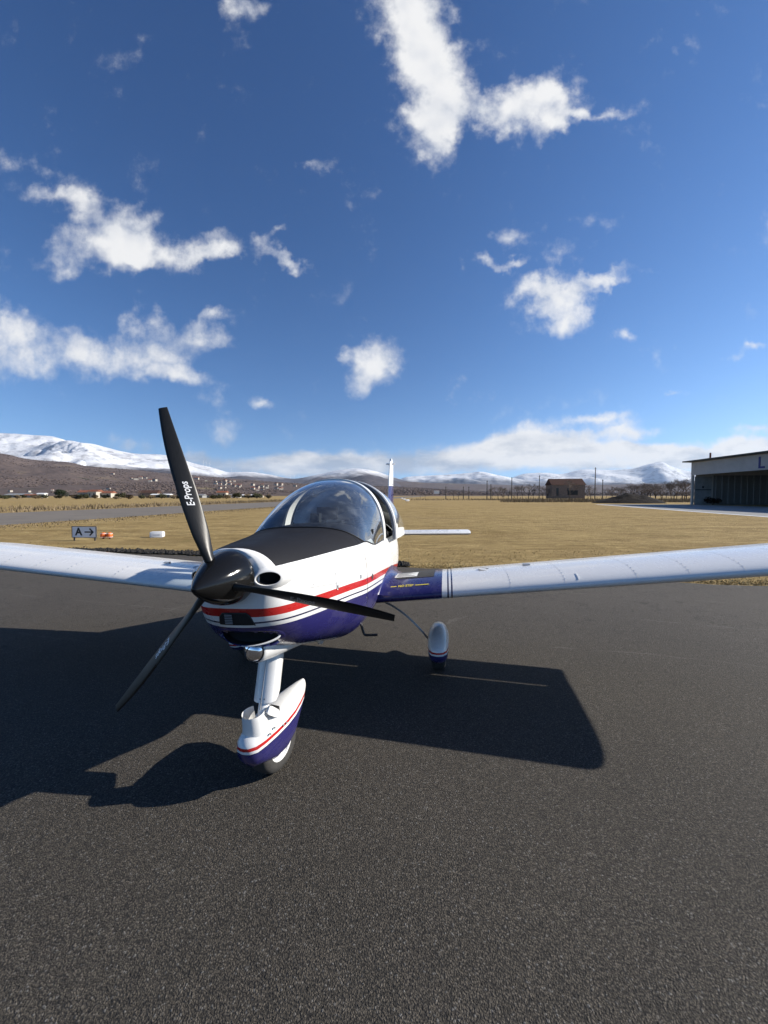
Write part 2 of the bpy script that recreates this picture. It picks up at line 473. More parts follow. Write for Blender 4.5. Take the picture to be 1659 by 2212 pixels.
M['leafd'] = mat('dark_evergreen_leaves', (0.02016, 0.02736, 0.01152), .8, var=.5, vscale=.8, spec=.2)
M['leafo'] = mat('olive_leaves', (0.0504, 0.0504, 0.02304), .85, var=.5, vscale=.8, spec=.2)
M['dirt'] = mat('dark_spoil', (0.01872, 0.01512, 0.01224), .98, var=.45, vscale=1.5, bump=.8, bscale=4, bdist=.2, spec=.1)
M['brick'] = mat('weathered_brick', (0.216, 0.1692, 0.1368), .95, var=.3, vscale=2, spec=.1)
M['tile'] = mat('dark_roof_tiles', (0.072, 0.0396, 0.03024), .9, var=.3, vscale=2, spec=.1)
M['redtile'] = mat('red_roof_tiles', (0.216, 0.0864, 0.054), .9, var=.25, vscale=1, spec=.1)
M['render'] = mat('pale_render', (0.4464, 0.4104, 0.3456), .9, var=.12, vscale=1, spec=.1)
M['shed'] = mat('shed_metal', (0.2304, 0.2376, 0.2376), .7, var=.2, vscale=1)
M['pole'] = mat('weathered_pole', (0.072, 0.0612, 0.0504), .9)
M['plaster'] = mat('hangar_plaster', (0.4032, 0.3924, 0.3708), .9, var=.1, vscale=.7, spec=.2)
M['corr'] = mat('grey_sheeting', (0.1224, 0.126, 0.126), .6, var=.15, vscale=1)
M['hroof'] = mat('hangar_roof', (0.072, 0.0792, 0.072), .8)
M['lblue'] = mat('blue_letter', (0.018, 0.0288, 0.1584), .6)
M['signw'] = mat('sign_white', (.85, .85, .86), .5, var=.06)
M['signk'] = mat('sign_black', (.012, .012, .012), .5)
M['orange'] = mat('orange_ball', (.70, .14, .02), .5, var=.3, vscale=20)
M['plasticw'] = mat('white_plastic', (.78, .78, .76), .5, var=.06)
M['winglass'] = mat('dark_window', (.02, .025, .03), .15)

def snow_mat(name, snowline, wood=(.075, .065, .070), patch=.5):
    m, t, b = new_mat(name)
    c = coords(t)
    geo = t.new('ShaderNodeNewGeometry')
    nz = t.xyz(geo.outputs['Normal'])[2]
    z = t.xyz(c)[2]
    n1 = t.noise(c, .0011, 7, .62); n2 = t.noise(t.mapping(c, scale=(1, 1, 2.5)), .006, 6, .7)
    h = t.math('ADD', z, t.math('MULTIPLY', t.math('SUBTRACT', n1, .5), 420))
    f = t.mrange(h, snowline - 40, snowline + 90)
    bare = t.mrange(t.math('ADD', n2, t.math('MULTIPLY', n1, .6)), .82, .96, 0, patch)
    f = t.math('MULTIPLY', f, t.math('SUBTRACT', 1.0, bare))
    wd = t.mix(t.mrange(t.noise(c, .02, 6, .7), .3, .7), tuple(x * .6 for x in wood), tuple(x * 1.5 for x in wood))
    t.put(b.inputs['Base Color'], t.mix(f, wd, (.64, .65, .665)))
    b.inputs['Roughness'].default_value = .9; b.inputs['Specular IOR Level'].default_value = .1
    t.put(b.inputs['Normal'], t.bump(n2, .6, 40))
    return m
M['snowA'] = snow_mat('snowy_slopes', 330)
M['snowF'] = snow_mat('snowy_foothill_slopes', 120, (.16, .15, .15), .85)
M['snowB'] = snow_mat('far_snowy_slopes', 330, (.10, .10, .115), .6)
def wood_mat():
    m, t, b = new_mat('winter_woodland')
    c = coords(t)
    n1 = t.noise(c, .004, 6, .65); n2 = t.noise(t.mapping(c, scale=(1, 1, 2)), .05, 6, .75)
    a = t.mix(t.mrange(n2, .3, .7), (0.07225, 0.05664, 0.05236), (0.1573, 0.1207, 0.1047))
    a = t.mix(t.mrange(n1, .60, .68, 0, .75), a, (0.255, 0.2082, 0.1197))
    a = t.mix(t.mrange(t.noise(c, .009, 5, .6), .64, .70, 0, .8), a, (0.051, 0.05831, 0.0374))
    t.put(b.inputs['Base Color'], a)
    b.inputs['Roughness'].default_value = .95; b.inputs['Specular IOR Level'].default_value = .05
    t.put(b.inputs['Normal'], t.bump(n2, .8, 6))
    return m
M['wood'] = wood_mat()

# ------------------------------------------------------------------ mesh helpers
def tag(o, label=None, cat=None, group=None, kind=None):
    if label: o['label'] = label
    if cat: o['category'] = cat
    if group: o['group'] = group
    if kind: o['kind'] = kind
    return o
def mesh(name, V, F, mt, sharp=40, smooth=True):
    me = bpy.data.meshes.new(name)
    me.from_pydata([tuple(map(float, q)) for q in V], [], F)
    me.validate()
    if mt is not None: me.materials.append(M[mt] if isinstance(mt, str) else mt)
    if smooth:
        me.polygons.foreach_set('use_smooth', [True] * len(me.polygons))
        me.set_sharp_from_angle(angle=R(sharp))
    me.update()
    return me
def obj(name, V, F, mt, parent=None, sharp=40, smooth=True, fixn=False):
    me = mesh(name, V, F, mt, sharp, smooth)
    if fixn:
        bm = bmesh.new(); bm.from_mesh(me); bmesh.ops.recalc_face_normals(bm, faces=bm.faces); bm.to_mesh(me); bm.free()
        if smooth: me.set_sharp_from_angle(angle=R(sharp))
    o = bpy.data.objects.new(name, me); COL.objects.link(o)
    if parent is not None: o.parent = parent
    return o
def empty(name, loc=(0, 0, 0), rz=0):
    o = bpy.data.objects.new(name, None); COL.objects.link(o); o.location = loc; o.rotation_euler = (0, 0, rz); o.empty_display_size = .2
    return o
def dup(root, loc=None, rz=None, scale=None):
    r = root.copy(); COL.objects.link(r)
    if loc is not None: r.location = loc
    if rz is not None: r.rotation_euler = (0, 0, rz)
    if scale is not None: r.scale = (scale,) * 3 if not isinstance(scale, tuple) else scale
    for ch in list(root.children):
        c = ch.copy(); COL.objects.link(c); c.parent = r
        for g in list(ch.children):
            d = g.copy(); COL.objects.link(d); d.parent = c
    return r
class MB:
    """collects shapes into one mesh"""
    def __init__(s): s.V = []; s.F = []
    def add(s, V, F):
        k = len(s.V); s.V += [tuple(q) for q in V]; s.F += [tuple(i + k for i in f) for f in F]; return s
    def box(s, c, d, rz=0, rx=0, ry=0, taper=1.0):
        x, y, z = (q / 2 for q in d); Mx = Matrix.Rotation(rz, 3, 'Z') @ Matrix.Rotation(ry, 3, 'Y') @ Matrix.Rotation(rx, 3, 'X')
        P = []
        for sz in (-1, 1):
            k = taper if sz > 0 else 1
            for sx, sy in ((-1, -1), (1, -1), (1, 1), (-1, 1)):
                P.append(Vector(c) + Mx @ Vector((sx * x * k, sy * y * k, sz * z)))
        return s.add(P, [(3, 2, 1, 0), (4, 5, 6, 7), (0, 1, 5, 4), (1, 2, 6, 5), (2, 3, 7, 6), (3, 0, 4, 7)])
    def tube(s, pts, rad, n=8, cap=True):
        pts = [Vector(p) for p in pts]
        rads = rad if isinstance(rad, (list, tuple)) else [rad] * len(pts)
        rows = []; up = None
        for i, p in enumerate(pts):
            d = (pts[min(i + 1, len(pts) - 1)] - pts[max(i - 1, 0)]).normalized()
            if up is None:
                up = Vector((0, 0, 1)) if abs(d.z) < .9 else Vector((1, 0, 0))
            a = d.cross(up).normalized(); b = a.cross(d).normalized(); up = b
            rows.append([p + (a * math.cos(2 * math.pi * j / n) + b * math.sin(2 * math.pi * j / n)) * rads[i] for j in range(n)])
        return s.loft(rows, True, cap, cap)
    def loft(s, rows, closed=True, cap0=False, cap1=False):
        n = len(rows[0]); V = [q for r in rows for q in r]; F = []
        for i in range(len(rows) - 1):
            for j in range(n if closed else n - 1):
                k = (j + 1) % n
                F.append((i * n + j, i * n + k, (i + 1) * n + k, (i + 1) * n + j))
        if cap0: F.append(tuple(reversed(range(n))))
        if cap1: F.append(tuple((len(rows) - 1) * n + j for j in range(n)))
        return s.add(V, F)
    def disc(s, c, axis, r, n=16, ry=None):
        axis = Vector(axis).normalized(); up = Vector((0, 0, 1)) if abs(axis.z) < .9 else Vector((1, 0, 0))
        a = up.cross(axis).normalized(); b = axis.cross(a)
        P = [Vector(c) + a * r * math.cos(2 * math.pi * j / n) + b * (ry or r) * math.sin(2 * math.pi * j / n) for j in range(n)]
        return s.add(P, [tuple(range(n))])
    def build(s, name, mt, parent=None, sharp=40, smooth=True, fixn=True):
        return obj(name, s.V, s.F, mt, parent, sharp, smooth, fixn)
def pchip(xs, ys):
    xs = np.array(xs, float); ys = np.array(ys, float); h = np.diff(xs); d = np.diff(ys) / h
    m = np.zeros_like(ys)
    for i in range(1, len(xs) - 1):
        if d[i - 1] * d[i] > 0:
            a = 2 * h[i] + h[i - 1]; b_ = h[i] + 2 * h[i - 1]
            m[i] = (a + b_) / (a / d[i - 1] + b_ / d[i])
    m[0] = d[0]; m[-1] = d[-1]
    def f(x):
        x = min(max(x, xs[0]), xs[-1]); i = int(min(max(np.searchsorted(xs, x) - 1, 0), len(h) - 1))
        t = (x - xs[i]) / h[i]
        return float((2*t**3-3*t*t+1)*ys[i] + (t**3-2*t*t+t)*h[i]*m[i] + (-2*t**3+3*t*t)*ys[i+1] + (t**3-t*t)*h[i]*m[i+1])
    return f
def text_mesh(body, size, shear=0.0, extrude=0.0, bold=0.0):
    cu = bpy.data.curves.new('t', 'FONT'); cu.body = body; cu.size = size; cu.shear = shear; cu.extrude = extrude; cu.offset = bold
    cu.align_x = 'CENTER'; cu.align_y = 'CENTER'; cu.resolution_u = 3
    o = bpy.data.objects.new('t', cu); COL.objects.link(o)
    dg = bpy.context.evaluated_depsgraph_get()
    me = bpy.data.meshes.new_from_object(o.evaluated_get(dg))
    V = [tuple(q.co) for q in me.vertices]; F = [tuple(p.vertices) for p in me.polygons]
    bpy.data.objects.remove(o); bpy.data.curves.remove(cu); bpy.data.meshes.remove(me)
    return V, F
# ================================================================== SETTING
def ground_sheet(name, poly, z, mt):
    return tag(obj(name, [(x, y, z) for x, y in poly], [tuple(range(len(poly)))], mt, smooth=False, fixn=True), kind='structure')
gv = []; gf = []
ground = ground_sheet('ground', [(-16000, -400), (16000, -400), (16000, 15000), (-16000, 15000)], 0, 'ground')
# apron edge: a slightly wavering line from far left to right
def apron_edge(x):
    return 9.12 - .284 * x + .10 * math.sin(x * .9) + .14 * mnoise.noise(Vector((x * 1.7, 3.1, 0))) + .06 * mnoise.noise(Vector((x * 6, 1.2, 0)))
ex = [-90 + i * .25 for i in range(int(150 / .25))]
apron = ground_sheet('apron', [(x, apron_edge(x)) for x in ex] + [(60, -60), (-90, -60)], .004, 'asphalt')
# runway strip, parallel to the parked aircraft
rd = Vector((math.sin(R(9.3)), math.cos(R(9.3)))); rn = Vector((rd.y, -rd.x))
def rw(lat, along): return tuple(rn * lat + rd * along)
runway = ground_sheet('runway', [rw(-24.2 + .15 * math.sin(a * .3), a) for a in range(-60, 500, 4)] + [rw(-40.5, a) for a in range(496, -61, -4)], .004, 'runway')
pad = ground_sheet('hangar_apron', [(27.5, 22), (52.5, 12), (53.5, 68.3), (40, 70), (37.3, 68.5), (35.9, 62), (30.0, 35)], .006, 'concrete')
lit_rim = ground_sheet('pad_lit_rim', [(27.2, 21), (27.7, 21), (30.2, 35), (36.0, 61.8), (37.3, 68.5), (36.7, 68.5), (35.4, 61.8), (29.7, 35)], .011, 'plasticw')  # pale strip paints in the sunlit rim of the pad

# ================================================================== AIRCRAFT
# local axes of the aircraft: x to its left wing, y aft from the spinner tip, z up
PSI = R(9.0); ROLL = .022
plane = empty('light_aircraft', (-.782, 1.65, 0))
plane.rotation_euler = (0, -ROLL, -PSI)
tag(plane, 'white low-wing light aircraft with red stripe and blue belly parked on the asphalt', 'airplane')

SEC = [  # aft, half width, top, bottom, height of widest point, exponent above, exponent below
 (.300, .150, 1.402, 1.105, 1.265, 2.1, 2.1), (.315, .185, 1.405, 1.01, 1.24, 2.2, 2.2), (.345, .218, 1.408, .965, 1.21, 2.3, 2.3),
 (.40, .247, 1.410, .908, 1.17, 2.5, 2.6), (.50, .287, 1.412, .836, 1.13, 2.7, 2.9), (.62, .328, 1.416, .785, 1.10, 2.8, 3.1), (.80, .382, 1.421, .730, 1.07, 2.9, 3.2),
 (1.0, .436, 1.428, .672, 1.04, 3.0, 3.2), (1.25, .496, 1.435, .605, 1.02, 3.3, 3.2), (1.6, .518, 1.440, .595, 1.01, 3.0, 3.0),
 (2.1, .530, 1.440, .595, .99, 2.6, 2.7), (2.7, .528, 1.420, .605, .97, 2.6, 2.5), (3.3, .470, 1.375, .665, .97, 2.5, 2.4),
 (4.0, .360, 1.280, .745, .98, 2.3, 2.2), (5.0, .200, 1.170, .850, .99, 2.1, 2.1), (5.8, .10, 1.11, .92, 1.0, 2, 2), (6.35, .035, 1.08, .975, 1.02, 2, 2)]
fS = [pchip([s[0] for s in SEC], [s[k] for s in SEC]) for k in range(1, 7)]
def sect(a): return [f(a) for f in fS]
sill = pchip([1.2, 1.65, 2.1, 3.1, 3.9], [1.26, 1.25, 1.24, 1.205, 1.18])
def body_pt(a, phi):
    w, zt, zb, zc, nt, nb = sect(a); c, s = math.cos(phi), math.sin(phi)
    n = nt if s >= 0 else nb; h = (zt - zc) if s >= 0 else (zc - zb)
    return (w * max(c, 0) ** (2 / n), a, zc + math.copysign(h * abs(s) ** (2 / n), s))
def body_L(a, z):
    w, zt, zb, zc, nt, nb = sect(a)
    n = nt if z >= zc else nb; h = (zt - zc) if z >= zc else (zc - zb)
    q = min(1, abs(z - zc) / h)
    return w * (1 - q ** n) ** (1 / n)
def body_A(L, z, lo=.30, hi=1.4):          # where the nose surface reaches half width |L| at height z
    for _ in range(40):
        m = (lo + hi) / 2
        w, zt, zb, zc, nt, nb = sect(m)
        inside = zb < z < zt and body_L(m, z) >= abs(L)
        if inside: hi = m
        else: lo = m
    return (lo + hi) / 2
def body_Z(a, L):                          # height of the upper surface at lateral L
    w, zt, zb, zc, nt, nb = sect(a)
    q = min(1, abs(L) / w)
    return zc + (zt - zc) * (1 - q ** nt) ** (1 / nt)
def phi_at(a, z):
    w, zt, zb, zc, nt, nb = sect(a)
    if z >= zc: return math.asin(min(1, (z - zc) / (zt - zc)) ** (nt / 2))
    return -math.asin(min(1, (zc - z) / (zc - zb)) ** (nb / 2))
NK = 22; NU = 12
def body_row(a):
    ps = phi_at(a, sill(a)) if a > 1.0 else phi_at(a, 1.24)
    ph = [-math.pi / 2 + (ps + math.pi / 2) * j / NK for j in range(NK)] + [ps + (math.pi / 2 - ps) * j / NU for j in range(NU + 1)]
    right = [body_pt(a, p) for p in ph]
    left = [(-x, y, z) for x, y, z in reversed(right[1:-1])]
    return right + left                        # closed ring, index NK = right sill, NK+NU = top
def body_part(name, a0, a1, n, open_from=None, open_to=None, cap0=False, cap1=False):
    st = [a0 + (a1 - a0) * i / n for i in range(n + 1)] if not isinstance(n, list) else n
    rows = [body_row(a) for a in st]; N = len(rows[0]); V = [p for r in rows for p in r]; F = []
    for i in range(len(rows) - 1):
        am = (st[i] + st[i + 1]) / 2
        for j in range(N):
            if open_from and open_from < am < open_to and NK <= j < NK + 2 * NU: continue
            k = (j + 1) % N
            F.append((i * N + j, i * N + k, (i + 1) * N + k, (i + 1) * N + j))
    def hole(f):
        c = sum((Vector(V[q]) for q in f), Vector()) / len(f)
        if c.y > .62: return False
        return ((abs(c.x) - .19) / .062) ** 2 + ((c.z - 1.252) / .046) ** 2 < 1 or (((c.x - .02) / .168) ** 2 + ((c.z - .925) / .042) ** 2 < 1 and c.y < .5)
    if name == 'cowling': F = [f for f in F if not hole(f)]
    if cap0: F.append(tuple(reversed(range(N))))
    if cap1: F.append(tuple((len(rows) - 1) * N + j for j in range(N)))
    return obj(name, V, F, 'body', plane, 50, True, False)
cst = [.300, .305, .31, .315, .325, .335, .345, .36, .38, .40, .425, .45, .475, .5] + [.53 + i * .04 for i in range(18)] + [1.246]
cowl = body_part('cowling', 0, 0, cst, cap0=True)
fus = body_part('fuselage', 0, 0, [1.25 + .05 * i for i in range(8)] + [1.64] + [1.7 + .1 * i for i in range(15)] + [3.16] + [3.25 + .155 * i for i in range(21)], 1.64, 3.16, cap1=True)

# decals that follow the skin
def skin_strip(name, pts, width, mt, parent, off=.0015, side=1):
    """thin strip along (aft, height) points on the fuselage side"""
    V = []; F = []
    for i, (a, z) in enumerate(pts):
        p0 = pts[max(i - 1, 0)]; p1 = pts[min(i + 1, len(pts) - 1)]
        d = Vector((p1[0] - p0[0], p1[1] - p0[1])).normalized(); n = Vector((-d.y, d.x)) * width / 2
        for s in (-1, 1):
            aa, zz = a + n.x * s, z + n.y * s
            V.append((side * (body_L(aa, zz) + off), aa, zz))
    for i in range(len(pts) - 1): F.append((2 * i, 2 * i + 1, 2 * i + 3, 2 * i + 2))
    return obj(name, V, F, mt, parent, fixn=False)
for s in (1, -1):
    skin_strip('cowling_seam', [(1.248, .70 + i * .03) for i in range(20)], .004, 'sealant', fus, side=s)
    skin_strip('cowling_seam', [(.55 + i * .05, 1.150 - .006 * i) for i in range(15)], .0025, 'gprint', cowl, side=s)
    skin_strip('panel_seam', [(1.30 + i * .06, 1.155 - .004 * i) for i in range(24)], .0022, 'gprint', fus, side=s)
    for (a, z) in ((.83, 1.13), (1.13, 1.135)):
        skin_strip('cowling_latch', [(a, z - .055), (a, z + .055)], .012, 'wprint', cowl, off=.004, side=s)
        skin_strip('cowling_latch', [(a + .002, z - .05), (a + .002, z - .025)], .008, 'metal', cowl, off=.006, side=s)
    skin_strip('vent_marking', [(1.36, 1.035), (1.40, 1.055)], .001 + .035, 'sealant', fus, off=.003, side=s)
    # rows of rivets
    for q in range(16):
        a, z = 1.30 + q * .075, 1.175 - .004 * q
        L = body_L(a, z)
        MB().disc((s * (L + .0015), a, z), (s, 0, .1), .0042, 8).build('rivet', 'gprint', fus, smooth=False)

for s in (1, -1):
    for q in range(9):
        z = .74 + .062 * q
        MB().disc((s * (body_L(1.225, z) + .0018), 1.225, z), (s, 0, 0), .0045, 8).build('screw', 'gprint', cowl, smooth=False)
    for q in range(7):
        a = .60 + .09 * q; z = 1.150 - .012 * (a - .55) / .1 * .5 + .012
        MB().disc((s * (body_L(a, z) + .0018), a, z), (s, -.3, 0), .004, 8).build('screw', 'gprint', cowl, smooth=False)
# ---- nose openings
def oval_ring(cx, cz, rx, rz, afun, lip, n=28, ex=2.0):
    rows = []
    for (k, da) in lip:
        row = []
        for j in range(n):
            t = 2 * math.pi * j / n
            L = cx + (rx + k) * math.copysign(abs(math.cos(t)) ** (2 / ex), math.cos(t)); z = cz + (rz + k) * math.copysign(abs(math.sin(t)) ** (2 / ex), math.sin(t))
            row.append((L, afun(L, z) + da, z))
        rows.append(row)
    return rows
for s in (1, -1):
    cA = body_A(.19, 1.252) - .006
    af = lambda L, z: cA + (abs(L) - .19) * .55
    af2 = lambda L, z: body_A(L, z, .30, .6) + .004
    cx = s * .190
    outer = oval_ring(cx, 1.252, .053, .033, af2, [(.034, .006)])
    ring = oval_ring(cx, 1.252, .053, .033, af, [(.014, .004), (.006, -.004), (.001, -.005), (-.001, .001)])
    inl = MB().loft(outer + ring).build('air_inlet', 'body', cowl, 60)
    MB().loft(oval_ring(cx, 1.252, .053, .033, af, [(-.0005, -.001), (-.001, .08)]), True, False, True).build('inlet_duct', 'dark', cowl)
# small upper scoop with oil cooler fins
def scoop_pt(L, z, off): return (L, body_A(L, z, .30, .7) - off, z)
prof = [(-.080, 1.015), (-.074, 1.058), (-.060, 1.075), (.070, 1.078), (.088, 1.062), (.105, 1.010)]
rows = []
for q in [k / 10 for k in range(11)]:
    zl = 1.012 + .064 * q
    x0 = np.interp(zl, [1.010, 1.058, 1.078], [-.080, -.074, -.060]); x1 = np.interp(zl, [1.010, 1.062, 1.078], [.105, .088, .070])
    rows.append([scoop_pt(x0 + (x1 - x0) * k / 16, zl, .0035) for k in range(17)])
MB().loft(rows, False).build('oil_cooler_dark_sheet', 'dark', cowl)  # dark sheet on the skin stands in for the shade inside the scoop
rim = MB().tube([scoop_pt(L, z, .004) for L, z in prof], .003, 6).build('scoop_lip', 'black', cowl)
for k in range(6):
    z = 1.022 + k * .009
    MB().tube([scoop_pt(-.045, z, .008), scoop_pt(-.005, z, .008)], .0028, 5).build('cooler_fin', 'legmetal', cowl)
# chin intake
chin = lambda L, z: .368 + 2.6 * (L - .02) ** 2 + .25 * (z - .92)
onskin = lambda L, z: min(body_A(L, z, .30, .8), .56) if z > .87 else .40 + 2.0 * (L - .02) ** 2 + (.87 - z) * 1.5
ring = oval_ring(.02, .925, .160, .034, onskin, [(.036, .006), (.024, -.003), (.012, -.004)], 40, 2.6) + oval_ring(.02, .925, .160, .034, chin, [(.003, .0), (-.001, .004)], 40, 2.6)
MB().loft(ring).build('chin_intake', M['body'], cowl, 60)
MB().loft(oval_ring(.02, .925, .160, .034, chin, [(-.0006, .002), (-.001, .05)], 40, 2.6), True, False, True).build('intake_duct', 'dark', cowl)
lipn = MB(); lipn.tube([(.02 + .164 * math.cos(t), chin(.02 + .164 * math.cos(t), .925 + .038 * math.sin(t)) - .002, .925 + .038 * math.sin(t)) for t in [R(-95 + i * 8) for i in range(20)]], [.002 + .004 * math.sin(math.pi * i / 19) for i in range(20)], 6)
lipn.build('intake_lip', 'white', cowl)

# ---- landing light fairing
rows = []; LLX = .028
for (a, r, cz, kx) in [(.448, .056, .826, 1), (.452, .064, .826, 1), (.465, .071, .826, 1.0), (.50, .078, .825, 1.15), (.58, .082, .82, 1.6), (.7, .079, .805, 2.1), (.85, .068, .765, 2.5), (1.0, .052, .725, 2.6), (1.15, .03, .68, 2.5), (1.25, .012, .64, 2.2)]:
    rows.append([(LLX + r * kx * math.cos(2 * math.pi * j / 28), a, cz + r * math.sin(2 * math.pi * j / 28)) for j in range(28)])
lf = MB().loft(rows, True, True, True).build('landing_light_fairing', 'white', plane, 60)
bowl = []
for i in range(7):
    q = i / 6; bowl.append([(LLX + .055 * q * math.cos(2 * math.pi * j / 28), .474 + .0 - .001 + .022 * (q * q - 1) * -1 * .9, .826 + .055 * q * math.sin(2 * math.pi * j / 28)) for j in range(28)])
MB().loft([[(x, .4135, z) for x, y, z in bowl[0]]] + [[(x, .4435 - .030 * math.sqrt(max(0, 1 - (i / 6) ** 2)), z) for x, y, z in b] for i, b in enumerate(bowl)][1:], True).build('lamp_lens', 'chrome', lf, 60)
MB().tube([(LLX + .057 * math.cos(2 * math.pi * j / 32), .4435, .826 + .057 * math.sin(2 * math.pi * j / 32)) for j in range(33)], .004, 6, False).build('lamp_ring', 'black', lf)

# ---- spinner and propeller
HUBZ = 1.265
rows = []
for a, r in [(.0, .006), (.002, .012), (.008, .017), (.02, .026), (.045, .043), (.08, .065), (.12, .087), (.16, .106), (.20, .121), (.24, .131), (.272, .136), (.280, .135), (.284, .128)]:
    rows.append([(r * math.cos(2 * math.pi * j / 48), a, HUBZ + r * math.sin(2 * math.pi * j / 48)) for j in range(48)])
spin = MB().loft(rows, True, True, True).build('spinner', 'carbon', plane, 50)
BR = .850
bch = pchip([.10, .16, .25, .40, .55, .70, .80, .850], [.046, .060, .078, .083, .076, .062, .047, .038])
bpi = pchip([.10, .25, .45, .65, .838], [56, 50, 40, 32, 26])
bth = pchip([.10, .2, .4, .838], [.036, .022, .013, .006])
def blade_pt(r, c, face):
    """r along the span, c from -.5 (leading edge) to .5, face +1 front, -1 back"""
    ch = bch(r); th = bth(r); b = R(bpi(r))
    x = c * ch - .006; y = -face * th * (.65 if face > 0 else .35) * max(0, 1 - (2 * c) ** 2) ** .6 * (1 + .6 * (-c))
    sw = -.012 * ((r - .3) / .5) + .012 * max(0, (r - .55) / .29) ** 2
    x += sw
    return Vector((x * math.cos(b) - y * math.sin(b) * 1.0, x * math.sin(b) + y * math.cos(b), r))
for i, ang in enumerate((105.6, -10.4, 228.4)):
    rot = Matrix.Rotation(R(90 - ang), 3, 'Y')
    def place(p): return Vector((0, .168, HUBZ)) + rot @ p
    rows = []
    for k in range(33):
        r = .10 + (BR - .10) * k / 32
        cs = [-.5 * math.cos(math.pi * j / 10) for j in range(11)]
        rows.append([place(blade_pt(r, c, 1)) for c in cs] + [place(blade_pt(r, c, -1)) for c in reversed(cs[1:-1])])
    bl = MB().loft(rows, True, True, True).build('propeller_blade', 'blade', plane, 50)
    # metal guard on the outer leading edge
    g = []
    for k in range(15):
        r = .50 + (BR - .502) * k / 14
        g.append([place(blade_pt(r, c, f) + Vector((-.0006, -.0008 * f, 0))) for c, f in ((-.36, 1), (-.44, 1), (-.5, 1), (-.46, -1), (-.38, -1))])
    MB().loft(g, False).build('edge_guard', 'carbon', bl)
    V, F = text_mesh('E-Props', .046, .28, 0, .0006)
    TV = []
    for (tx, ty, tz) in V:
        r = .428 + tx * .82; c = -ty / bch(r) * 1.0
        c = max(-.48, min(.48, c))
        TV.append(place(blade_pt(r, c, 1) + Vector((.0006, -.0016, 0))))
    obj('lettering', TV, F, 'wprint' if i != 1 else 'gprint', bl, smooth=False)  # second blade's lettering is greyed: its shade is put into the colour

# ---- windscreen
def arch(th, grow=0.0, a_off=0.0):
    Wd = body_L(2.1, sill(2.1)) + .004 + grow; n = 2.35
    c, s = math.cos(th), math.sin(th)
    L = Wd * math.copysign(abs(c) ** (2 / n), c); z = sill(2.1) + (.575 + grow) * max(s, 0) ** (2 / n)
    return Vector((L, 2.10 + a_off + .07 * (z - 1.24) / .57, z))
half = []
for i in range(9):
    a = 2.10 - .082 * i
    z = sill(a) + .004 + .045 * max(0, (i - 5) / 3) ** 2
    half.append(Vector((body_L(a, z) + .003, a, z)))
last = half[-1]
for i in range(1, 11):
    t = i / 10; L = last.x * math.cos(t * math.pi / 2) ** .8; a = last.y - (last.y - 1.195) * math.sin(t * math.pi / 2) ** .72
    half.append(Vector((L, a, body_Z(a, L) + .003)))
basec = half + [Vector((-p.x, p.y, p.z)) for p in reversed(half[:-1])]
def resample(pts, n):
    d = [0]
    for p, q in zip(pts, pts[1:]): d.append(d[-1] + (q - p).length)
    out = []
    for i in range(n + 1):
        t = d[-1] * i / n
        k = max(j for j in range(len(d)) if d[j] <= t + 1e-9); k = min(k, len(pts) - 2)
        f = (t - d[k]) / max(1e-9, d[k + 1] - d[k]); out.append(pts[k].lerp(pts[k + 1], min(1, max(0, f))))
    return out
NW = 60
bc = resample(basec, NW); ac = resample([arch(math.pi * i / 200) for i in range(201)], NW)
rows = []
NVW = 18
for k in range(NVW + 1):
    t = k / NVW; row = []
    for j in range(NW + 1):
        B, A = bc[j], ac[j]
        C = Vector((A.x * 1.03, B.y + (A.y - B.y) * .42, B.z + (A.z - B.z) * .93))
        row.append(B * (1 - t) ** 2 + C * 2 * t * (1 - t) + A * t * t)
    rows.append(row)
ws = MB().loft(rows, False).build('windscreen', 'glass', plane, 80, True, True)
MB().tube([p + Vector((0, 0, .001)) for p in bc], .0055, 6).build('windscreen_seal', 'black', ws)
fr = []
for da, gr in ((-.045, -.006), (-.045, .008), (.055, .010), (.055, -.02)):
    fr.append([arch(math.pi * i / 60, gr, da) for i in range(61)])
MB().loft(fr + [fr[0]], False).build('windscreen_frame', 'white', plane, 40)
MB().tube([arch(math.pi / 2, -.03, .02) + Vector((0, 0, .01)), arch(math.pi / 2, -.03, .02) + Vector((0, .0, -.03))], .008, 8).build('canopy_latch', 'black', plane)

# ---- sliding canopy, pushed back a hand's breadth
cT = pchip([2.2, 2.4, 2.7, 3.0, 3.3, 3.6, 3.95], [1.805, 1.812, 1.79, 1.715, 1.60, 1.45, 1.27])
cW = pchip([2.25, 2.7, 3.0, 3.3, 3.6, 3.95], [.552, .575, .572, .548, .44, .27])
def can_pt(a, th, grow=0.0):
    z0 = sill(a) - .012; Wd = cW(a) + grow; n = 2.35 - .25 * max(0, (a - 2.8))
    c, s = math.cos(th), math.sin(th)
    return Vector((Wd * math.copysign(abs(c) ** (2 / n), c), a + .05 * max(0, s) * (1 if a < 2.6 else .5), z0 + (cT(a) + grow - z0) * max(0, s) ** (2 / n)))
A0 = 2.32
NT_ = 48
def can_grid(a_list, th_ok, name, mt, grow=0.0, parent=None):
    V = []; F = []; n = NT_ + 1
    ths = [math.pi * j / NT_ for j in range(n)]
    for a in a_list:
        for th in ths: V.append(can_pt(a, th, grow))
    for i in range(len(a_list) - 1):
        am = (a_list[i] + a_list[i + 1]) / 2
        for j in range(NT_):
            if th_ok(am, (ths[j] + ths[j + 1]) / 2): F.append((i * n + j, i * n + j + 1, (i + 1) * n + j + 1, (i + 1) * n + j))
    used = sorted({q for f in F for q in f}); ix = {q: k for k, q in enumerate(used)}
    return obj(name, [V[q] for q in used], [tuple(ix[q] for q in f) for f in F], mt, parent or plane, 60, True, True)
al = [A0 + .10 + .05 * i for i in range(32)]
